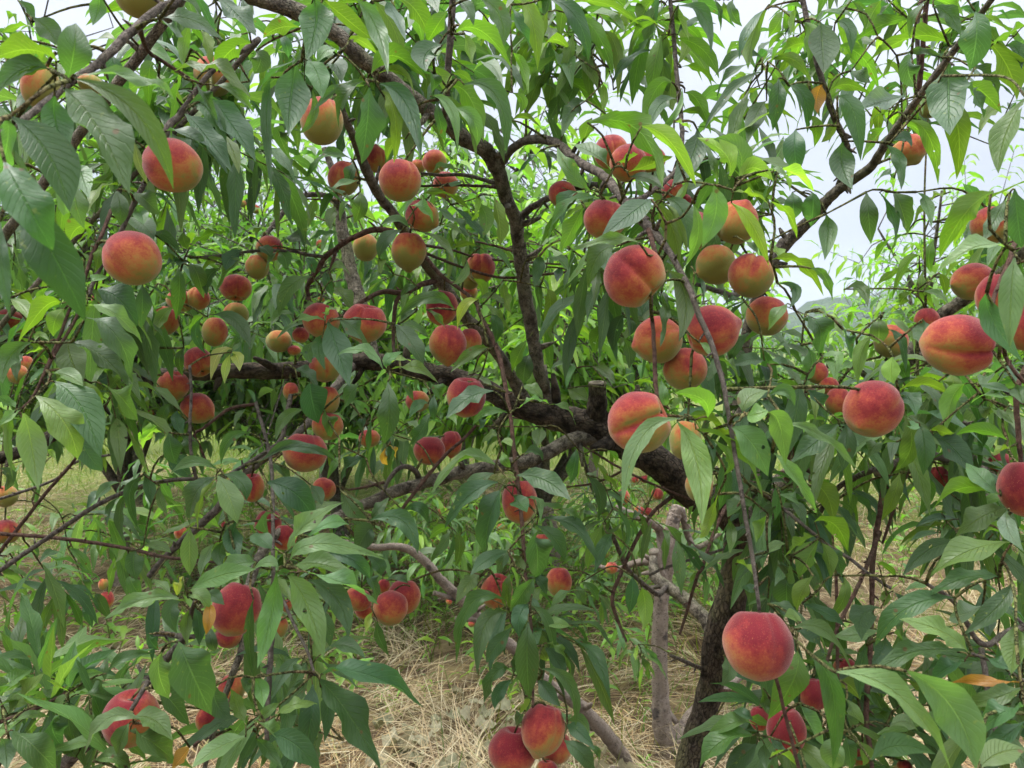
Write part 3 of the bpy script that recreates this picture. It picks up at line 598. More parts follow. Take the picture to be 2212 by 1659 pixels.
# ---------------------------------------------------------------- the peaches
# x y rx ry distance | stem direction right, down, towards the camera | ripeness, kind (r round, p pointed, c cleft) | label
PEACHES = """
300 -10 52 50 .95|.3 -1 .2|.12 r|shaded green peach cut by the top edge above the brown twig
88 188 38 48 .72|.2 -1 .2|.38 r|blurred yellow orange peach among the large near leaves at the top left corner
196 182 28 22 .75|.2 -1 .2|.15 r|pale yellow peach peeping out beneath the narrow near leaf tip at top left
374 358 65 56 .97|-.9 -.4 .1|.80 r|big dusky red peach crossed by a long curved leaf at upper left
462 165 44 44 1.32|.1 -1 .4|.50 r|dull pinkish peach hanging by dark twig behind leaves above the dusky red one
695 262 47 53 1.17|.1 -1 .1|.42 r|greenish orange peach hanging below the main limb behind drooping leaves
812 345 25 30 1.75|0 1 .1|.62 p|orange peach with its pointed end upward behind the two tone red and green one
743 386 34 39 1.6|.2 -1 0|.52 r|brownish orange peach half covered by a dark leaf left of the steep brown branch
864 390 48 48 1.25|.1 -1 .2|.55 r|bright peach red above and green below beside the steep brown branch
939 350 27 27 2.0|0 -1 0|.52 r|small rounded peach with pink flush just under the great leaning limb
903 360 17 16 2.1|0 -1 0|.45 r|sliver of orange peach squeezed left of the one under the leaning limb
963 400 28 30 1.9|0 -1 0|.62 r|dark orange peach behind the thin horizontal twig below the leaning limb
1320 328 38 38 1.12|.2 1 .2|.75 c|red peach at the very top of the cluster beside the arching grey branch
1357 352 42 42 1.05|.5 .9 .2|.74 r|red peach overlapped by bright lime leaves at the end of the arching branch
1408 345 30 30 1.17|.2 1 0|.68 r|red peach almost wholly hidden under bright lime leaves at the upper cluster
1215 420 32 30 1.5|.3 -1 0|.62 r|small orange peach partly behind the reddish side branch under the arch
1453 412 25 25 1.3|0 -1 0|.80 r|red peach glimpsed in the gap below the bright lime leaves
1478 437 18 18 1.35|0 -1 0|.95 r|dark crimson bit of peach just below the red one under lime leaves
1306 474 48 46 1.05|.2 -1 .35|.88 r|deep red peach with yellow scar at its stem above the big green leaf
1502 498 30 48 1.18|0 -1 0|.70 r|narrow red orange strip of peach between two hanging light leaves
1591 480 49 49 1.2|-.3 .8 -.6|.46 p|golden peach with orange flush behind the bright drooping leaf at upper right cluster
1370 597 70 69 .9|.75 .75 .15|.74 c|large red and yellow peach with a diagonal seam in the picture centre right
1546 572 45 45 1.3|1 -.6 .1|.30 p|green peach with its small point facing left beside the sky gap
1622 596 49 50 1.2|.4 -.8 -.5|.52 c|half red half green peach leaning on the green one with leftward point
1656 683 46 45 1.25|.3 -.9 .1|.52 r|green and red peach with a leaf lying on its face by the hills
1421 734 55 52 1.1|1 -.3 .1|.52 p|golden peach with point facing left in the trio behind two hanging twigs
1538 714 60 56 1.0|-1 .3 .1|.64 p|large blushing peach with point facing right crossed by the hanging brown branch
1481 798 47 48 1.12|0 -.25 -1|.50 p|orange peach with a dark scar on its face at the bottom of the trio
1381 912 72 68 .87|.9 -.42 .25|.66 k|large peach with a deep level cleft in front of the dark main limb
1480 950 34 44 1.0|.2 -1 .1|.08 r|pale cream peach behind the broad light leaf right of the deeply cleft one
1510 1050 30 36 1.2|0 -1 0|.42 r|edge of an orange peach behind the broad light leaf against the trunk
287 558 63 58 .97|-.75 -.7 .1|.78 r|bright round red peach hanging alone at left beside the reddish shoot
22 695 33 28 1.5|.2 -1 0|.66 r|red orange peach at the left edge above a grey forked branch
214 648 15 20 1.42|0 -1 0|.38 r|small yellow and red sliver of peach behind the large dark leaf at left
390 650 34 24 1.72|0 -1 0|.48 r|light orange peach at the back of the left cluster behind a hanging leaf
357 693 30 33 1.6|.4 -1 0|.44 r|orange peach under a pale leaf at the left end of the left cluster
428 645 25 26 1.72|0 -1 0|.42 r|orange brown peach wedged between two leaves in the middle of the left cluster
510 622 35 31 1.6|0 1 .2|.52 c|orange peach with red top crossed by a thin twig in the left cluster
510 680 27 28 1.66|0 -1 0|.18 r|pale yellow peach tucked under the one crossed by a thin twig
464 717 27 33 1.6|0 -1 0|.36 r|yellow orange peach between two dark drooping leaves low in the left cluster
429 782 31 35 1.6|.5 .8 .2|.70 c|dull pink peach with a low seam beside the withered yellow leaves
375 833 35 34 1.58|.3 -.8 .4|.58 r|orange peach in front of the rough dark limb at left
427 882 37 33 1.6|-1 -.5 .1|.66 p|red peach with brown tip behind the pale hanging twig under the left limb
37 808 22 22 1.9|0 -1 0|.36 r|pale orange peach near the left edge behind a green leaf
56 787 14 20 1.95|0 -1 0|.40 r|narrow orange peach tucked behind the pale one near the left edge
583 537 30 29 1.7|0 -1 0|.58 r|orange peach lying under the dark thin branch left of the rising stem
556 577 25 28 1.7|0 -1 0|.20 r|yellow green peach below the dark thin branch with a leaf on its side
790 535 28 31 1.92|0 -1 0|.12 r|yellow green peach behind the rough rising stem in the centre left
883 542 38 43 1.5|0 -1 .3|.48 p|egg shaped golden brown peach hanging in front of the leaning grey branch
912 467 38 36 1.45|-.8 -.5 .1|.66 p|red orange peach with a pale leaf across it above the egg shaped one
1038 578 32 36 1.8|0 -1 .1|.66 c|red topped peach behind thin twigs left of the upright dark stem
1015 605 22 22 1.85|0 -1 0|.22 r|yellow peach behind the red topped one near the upright dark stem
1013 632 19 20 1.9|0 -1 0|.48 r|small brown orange peach under the pair near the upright dark stem
694 692 42 40 1.4|.3 -1 .1|.64 r|reddish peach behind a leaf rosette just above the sawn branch stub
789 697 48 46 1.3|.2 -1 .2|.70 c|plump double lobed peach red above and yellow below in the centre left
603 737 28 26 1.9|0 -1 .1|.10 r|yellow green peach far back left of the sawn branch stub
650 724 19 18 1.5|0 -1 0|.66 r|pink bit of peach showing right above the sawn branch stub
635 757 15 12 1.9|0 -1 0|.72 r|small dark red peach behind leaves below the yellow green one at centre left
955 665 34 40 1.57|.2 -1 .1|.78 r|mottled red peach half behind the leaning grey branch
967 743 41 45 1.4|0 -1 .1|.72 p|glowing red and gold peach with pointed base beside the leaning grey branch
1015 740 26 32 1.62|0 -1 0|.68 r|red orange peach hidden behind the leaning branch right of the glowing one
702 796 37 32 1.5|0 -1 0|.46 c|orange peach under broad leaves where the long rough limb crosses
1007 857 44 47 1.3|.1 -1 .2|.90 c|dark wine red peach with a leaf over its front below the rough limb
706 865 28 33 1.5|0 -1 .1|.54 r|upper one of two orange peaches stacked behind the broad leaf
708 920 34 33 1.5|.2 -1 .1|.54 r|lower one of two orange peaches stacked behind the broad leaf
628 845 16 20 1.9|0 -1 0|.48 r|small orange peach far back beneath the long rough limb
659 977 51 46 1.24|.1 -1 .1|.66 r|plump rosy peach with one long level leaf across its middle
798 947 24 21 1.8|0 -1 0|.62 r|red and cream peach split in view by a hanging narrow leaf
902 867 27 25 1.8|0 -1 0|.50 r|mottled orange peach directly under the rough limb near the centre
928 973 36 34 1.65|0 -1 .1|.84 r|dark red round peach over the pale slanting limb with a grey twig across
975 958 24 29 1.72|0 -1 0|.76 p|red peach close behind the dark red round one over the slanting limb
700 1057 27 25 1.6|0 -.3 -1|.48 p|small orange peach showing its blossom end below the rosy one
545 1053 22 38 1.3|0 -1 .2|.76 c|red peach with a seam behind the spotted leaf rosette at lower left
580 1130 28 30 1.5|0 -1 0|.92 r|dark red peach in shadow behind a leaf left of the curved grey branch
615 1160 27 29 1.43|0 -1 0|.72 r|brick orange peach under the curved grey branch at lower left
1122 1082 37 50 1.3|0 -1 .1|.68 r|tall red brown peach behind the vertical reddish shoot in the lower centre
1172 1178 20 27 1.5|0 -1 0|.46 r|slim orange peach behind dark leaves beneath the tall red brown one
1208 1257 28 33 1.8|0 -1 .1|.60 r|peach with flat red face hanging alone above the dry grass
1073 1277 34 40 1.5|.3 -1 .2|.60 c|yellow and pink peach behind the leafy vertical shoot above the dry grass
843 1314 38 39 1.45|-.5 -.7 -.4|.60 r|front peach with red stripe in the bunch over the dry grass
873 1289 36 39 1.55|0 -1 0|.78 r|red peach at the back right of the bunch over the dry grass
773 1294 32 27 1.5|.4 -.9 0|.58 r|left peach of the bunch over the dry grass under a long leaf
788 1319 24 20 1.56|.4 -.9 0|.62 r|lower peach tucked behind the left one of the bunch over dry grass
829 1266 14 16 1.6|0 -1 0|.66 r|bit of peach at the top of the bunch over the dry grass
510 1315 52 60 1.05|.3 -1 -.1|.80 r|very large red peach behind the leaf star at lower left
495 1374 29 27 1.2|0 -1 0|.80 r|red peach directly beneath the very large one at lower left
603 1354 18 24 1.6|0 -1 0|.46 r|small orange peach behind hanging leaves right of the very large red one
620 1309 11 14 1.65|0 -1 0|.50 r|tiny piece of orange peach above a dark twig at lower left
230 1296 15 20 2.5|0 -1 0|.54 r|small orange peach on a low dark spray before the dry grass at left
223 1262 9 14 2.5|0 -1 0|.46 r|tiny brown orange peach above the one on the low dark spray
282 1552 61 62 1.0|.1 -1 .35|.80 r|large rosy peach with a brown twig across it at bottom left
500 1490 29 34 1.4|0 -1 0|.56 r|orange peach behind a dark branch at the bottom left of the centre
446 1554 23 27 1.25|0 -1 0|.70 r|red bottom of a peach beneath the broadest leaf at bottom left
12 1072 26 25 1.9|0 -1 0|.44 r|pale orange peach cut by the left edge under a dark leaf
10 1150 31 29 1.9|0 1 .2|.70 c|red peach cut by the left edge where thin grey twigs cross
390 1150 13 15 2.4|0 -1 0|.46 r|orange peach deep behind the long grey twigs at left
1346 1074 15 18 2.9|0 -1 0|.66 r|red peach of the rear tree just right of a long leaf tip
1420 1068 14 14 3.3|0 1 .2|.58 c|two tone peach with red top in the gap under the dark main limb
1381 1106 13 13 3.3|0 -.3 -1|.56 p|orange peach with a nipple tip in the gap under the dark main limb
1400 1108 11 13 3.4|0 -1 0|.64 r|dark orange peach right behind the nipple tipped one
1394 1035 10 9 3.6|0 -1 0|.70 r|small red peach highest in the gap under the dark main limb
1372 1037 8 8 3.6|0 -1 0|.60 r|tiny orange peach left of the highest one under the dark main limb
1321 1227 14 14 2.9|0 -1 0|.52 c|orange peach low by the thin brown green shoot in the lower centre
1173 1575 49 56 1.1|.3 -1 -.3|.74 p|upper peach with a dark scar in the bottom centre bunch
1108 1622 55 52 1.13|.1 -1 .1|.88 r|dark red peach at the left of the bottom centre bunch
1200 1614 38 36 1.24|.2 -1 0|.56 r|orange peach behind the scarred one in the bottom centre bunch
1181 1668 26 26 1.2|0 -1 0|.72 r|peach cut by the bottom edge beneath the bottom centre bunch
1637 1392 78 79 .8|.05 -1 -.25|1.0 r|biggest crimson peach hanging from a long twig in front of the dark trunk
1757 1499 33 35 1.2|0 -1 0|.92 r|dark red peach behind a hanging leaf right of the trunk
1826 1444 27 24 1.35|0 -1 0|.80 r|red peach behind the thin red stem at lower right
1699 1579 40 51 1.05|0 -1 .1|.90 r|crimson peach with a brown twig across it at the bottom right of the trunk
1640 1552 20 26 1.12|0 -1 0|.90 r|narrow red peach at the back of a leaf star beside the trunk foot
2071 745 77 66 .85|.88 .10 .35|.80 c|large peach lying sideways with its stem hollow at right by the dark limb
2101 608 46 41 1.1|1 -.15 .1|.68 p|peach with its point facing left above the grey limb at right
2141 487 42 42 1.05|.2 -1 .1|.62 r|orange red peach behind a dark leaf high at the right edge
2152 640 40 50 1.0|.2 -1 .1|.66 r|pink peach behind a long hanging leaf near the right edge
2218 705 38 62 .95|0 -1 .1|.84 r|bright red peach cut by the right edge behind the long hanging leaf
2002 692 26 28 1.5|0 -1 0|.72 r|orange red top of a peach behind the grey limb at right
1924 737 36 38 1.3|.3 -1 .1|.42 r|green and pink peach under drooping leaves left of the grey limb
1885 883 67 62 .93|.6 -.5 -.5|.66 p|big round rosy peach with yellow base in the middle right
1812 870 28 34 1.3|0 -1 0|.56 r|orange peach behind leaves just left of the big round rosy one
1790 835 22 22 1.35|0 -1 0|.46 r|ochre peach above the dark side twig at right
1766 806 22 25 1.36|0 -1 0|.50 r|orange brown peach behind pale leaves below the hills
1964 325 42 34 1.4|-.6 -1 .1|.40 p|greenish peach with red shoulder high at right under the leaning branch
2009 230 24 26 1.6|0 -1 0|.25 r|dim green brown peach behind leaves at the top right
2222 1055 62 66 .9|0 -1 .1|.96 r|dark purple red peach cut by the right edge below a brown shoot
2161 1000 25 24 1.3|0 -1 0|.86 r|red peach behind the dark purple one near the right edge
2029 1032 20 27 1.5|0 -1 0|.93 r|wine red peach in the shade under the broad dark leaf at right
1700 1127 11 13 1.6|0 -1 0|.78 r|small pink bit of peach behind the dark red twig right of the trunk
1866 1641 23 24 1.3|0 -1 0|.50 r|orange peach low at the bottom right behind a pale leaf
1954 1656 16 15 1.3|0 -1 0|.72 r|pinkish red peach cut by the bottom edge at lower right
"""
# far ones, only a few pixels each: x y r distance | label
FAR_PEACHES = """
507 442 9 4.6|distant peach at the left of the row of three below the dusky red one
524 440 8 4.6|distant peach in the middle of the row of three below the dusky red one
546 451 9 4.5|distant peach at the right of the row of three below the dusky red one
492 379 8 5.2|distant red peach high behind the dark drooping leaves, the left of two
519 390 8 5.2|distant red peach high behind the dark drooping leaves, the right of two
32 527 6 5.6|tiny distant peach alone near the left edge beside a large dark leaf
37 572 9 4.6|right one of the distant peach bunch near the left edge
27 565 8 4.6|upper one of the distant peach bunch near the left edge
20 578 7 4.7|lowest left one of the distant peach bunch near the left edge
553 452 10 4.3|distant red peach just left of the thin arching branch
583 618 9 4.6|distant orange peach in the foliage above the sawn branch stub
693 528 10 4.3|distant pale orange peach between arching branch and rising stem
910 682 8 4.7|distant red peach seen left of the leaning grey branch
693 650 9 4.6|distant red peach directly over the reddish one by the branch rosette
957 1104 10 3.9|distant red peach below the pale slanting limb, biggest and topmost of its scatter
884 1133 10 3.8|distant orange red peach at the left end of the scatter below the slanting limb
917 1142 8 3.9|distant dark red peach second from the left in the scatter below the slanting limb
1035 1097 8 4.0|distant red peach at the upper right of the scatter below the slanting limb
1082 1140 9 3.8|distant red peach between two hanging leaves right of the scatter below the slanting limb
995 1137 7 4.0|distant red peach in the middle of the scatter below the slanting limb
1062 1184 8 3.7|distant pinkish peach lowest at the right of the scatter below the slanting limb
1028 1144 7 4.0|distant orange peach under the upper right one of the scatter below the slanting limb
935 1172 8 3.8|distant brownish peach lowest at the left of the scatter below the slanting limb
1012 1176 6 4.0|smallest distant peach low in the scatter below the slanting limb
1462 1040 8 3.9|tiny distant peach between the dark limb and the broken pale trunk top
1472 1085 9 3.7|distant peach beside the broken top of the pale trunk
1308 1196 9 3.4|distant red peach left of the pale trunk near its brown side limb
325 894 9 4.4|distant pink peach against the dry grass left of the red brown tipped one
485 1134 7 4.0|distant orange peach under the grey twigs at lower left
970 1300 7 3.4|small orange peach in the grass above the upper stub of the pale limb
1018 1348 7 3.3|small orange peach in the grass by the lower stub of the pale limb
"""
def peach_mesh(kind, seed):
    nu, nv = 56, 28
    r = np.random.default_rng(seed)
    th = np.linspace(0, math.pi, nv); ph = np.linspace(0, 2 * math.pi, nu, endpoint=False)
    T, Pp = np.meshgrid(th, ph, indexing='ij')
    dph = np.minimum(Pp, 2 * math.pi - Pp)
    R = np.sin(T) ** .94; Z = np.cos(T) * .97
    deep = {'r': .075, 'p': .085, 'c': .25, 'k': .38}[kind]; wid = {'r': .11, 'p': .11, 'c': .14, 'k': .15}[kind]
    gro = np.exp(-(dph / wid) ** (2 if kind in 'rp' else 1.15)) * np.sin(T) ** .35 * (.55 + .45 * np.cos(T / 1.15))
    swell = np.exp(-((dph - .55) / .5) ** 2) * np.sin(T) * {'c': .05, 'k': .09}.get(kind, .035)
    R = R * (1 - deep * gro + swell)
    Z = Z - (.30 if kind in 'rp' else .44) * np.exp(-(T / (.27 if kind in 'rp' else .34)) ** 2) + .035 * np.exp(-((T - .62) / .3) ** 2)
    Z = Z - deep * .55 * gro * np.exp(-(T / .8) ** 2)
    tip = {'r': .03, 'p': .17, 'c': .05, 'k': .03}[kind]; tw = {'r': .2, 'p': .24, 'c': .2, 'k': .2}[kind]
    Z = Z - tip * np.exp(-((math.pi - T) / tw) ** 2)
    k = r.uniform(0, 6.28, 4); R = R * (1 + .022 * np.sin(2 * Pp + k[0]) * np.sin(T) + .014 * np.sin(3 * Pp + 2 * T + k[1]) + .012 * np.sin(5 * T + k[2]))
    V = np.stack([R * np.cos(Pp), R * np.sin(Pp), Z], -1).reshape(-1, 3); V[:nu, :2] *= 0; V[-nu:, :2] *= 0
    i = np.arange(nv - 1)[:, None] * nu; j = np.arange(nu)[None]; j2 = (j + 1) % nu
    F = np.stack([i + j, i + nu + j, i + nu + j2, i + j2], -1).reshape(-1, 4)
    o = mesh_obj('peach', V, F, PEACH); me = o.data; bpy.data.objects.remove(o); return me
PM = {k: [peach_mesh(k, s) for s in range(2)] for k in 'rpck'}
PM_FAR = PM['r'][0]
FRUIT = []; STEMS = {k: [] for k in TREES}
def make_peach(p, rad, el, stem, ripe, kind, label, group, tree=None):
    z = unit(stem); c = -unit(p - CAM); a = rng.uniform(-1.1, 1.1) if kind in 'rp' else 0 if kind == 'k' else rng.uniform(-.35, .35)
    f = c + math.sin(a) * np.cross(z, c); f = f - (f @ z) * z
    if np.linalg.norm(f) < .1: f = np.cross(z, [1, .2, .1])
    x = unit(f); y = np.cross(z, x); M = np.stack([x, y, z], 1)
    if kind == 'r' and rng.random() < .35: M = M @ np.array(Matrix.Rotation(rng.uniform(1.2, 5), 3, 'Z'))
    me = PM[kind][int(rng.integers(2))]
    o = link(bpy.data.objects.new('peach', me)); o.location = Vector(p)
    o.rotation_euler = Matrix(M).to_euler(); el = float(np.clip(el, .78, 1.3)); s = .955 * rad / (el ** (1 / 3))
    o.scale = (s, s, s * el)
    b = unit(np.array([rng.normal(0, .45), -.35 + rng.normal(0, .2), .85])); b = M.T @ b
    o['blush'] = [float(v) for v in b]; o['ripeness'] = float(ripe)
    tag(o, label, 'peach', group)
    if tree:
        e = p + z * rad * .72 * el ** .6
        STEMS[tree].append(e)
    BALLS.append((*p, rad))
    return o
for row in PEACHES.strip().splitlines():
    g, st, kd, label = [c.strip() for c in row.split('|')]
    x, y, rx, ry, d = map(float, g.split()); sx, sy, sz = map(float, st.split()); ripe, kind = kd.split()
    if kind in 'rp' and sz > -.2: sz -= .22
    stem = sx * RIGHT - sy * UP - sz * FWD
    el = ry / rx if abs(sy) >= abs(sx) else rx / ry
    if abs(sz) > .8: el = 1.0
    # a fruit cut off by the view shows narrower than it is
    FRUIT.append((x, y, math.sqrt(rx * ry), d)); rad = math.sqrt(rx * ry) * d / FPX
    if rad > .046: d, rad = d * .046 / rad, .046
    tree = 'P' if d > 2.3 else 'L' if x < 480 else 'R' if x > 1980 else 'M'
    make_peach(at(x, y, d), rad, el, stem, float(ripe), kind, label, 'peaches hanging on the trees', tree)
for t in TREES: grow_all(t, STEMS[t], .0019, .04, .02, .5, own=True)
FAR = [l.split('|') for l in FAR_PEACHES.strip().splitlines()]
for g, lab in FAR:
    x, y, r, d = map(float, g.split())
    o = link(bpy.data.objects.new('peach', PM_FAR)); o.location = Vector(at(x, y, d)); s = r * d / FPX; o.scale = (s, s, s)
    o.rotation_euler = (rng.normal(0, .3), rng.normal(0, .3), rng.uniform(0, 6))
    o['blush'] = [float(v) for v in unit(np.array([rng.normal(0, .4), -.4, .8]))]; o['ripeness'] = float(rng.uniform(.5, .85))
    tag(o, lab, 'peach', 'distant peaches in the orchard behind')
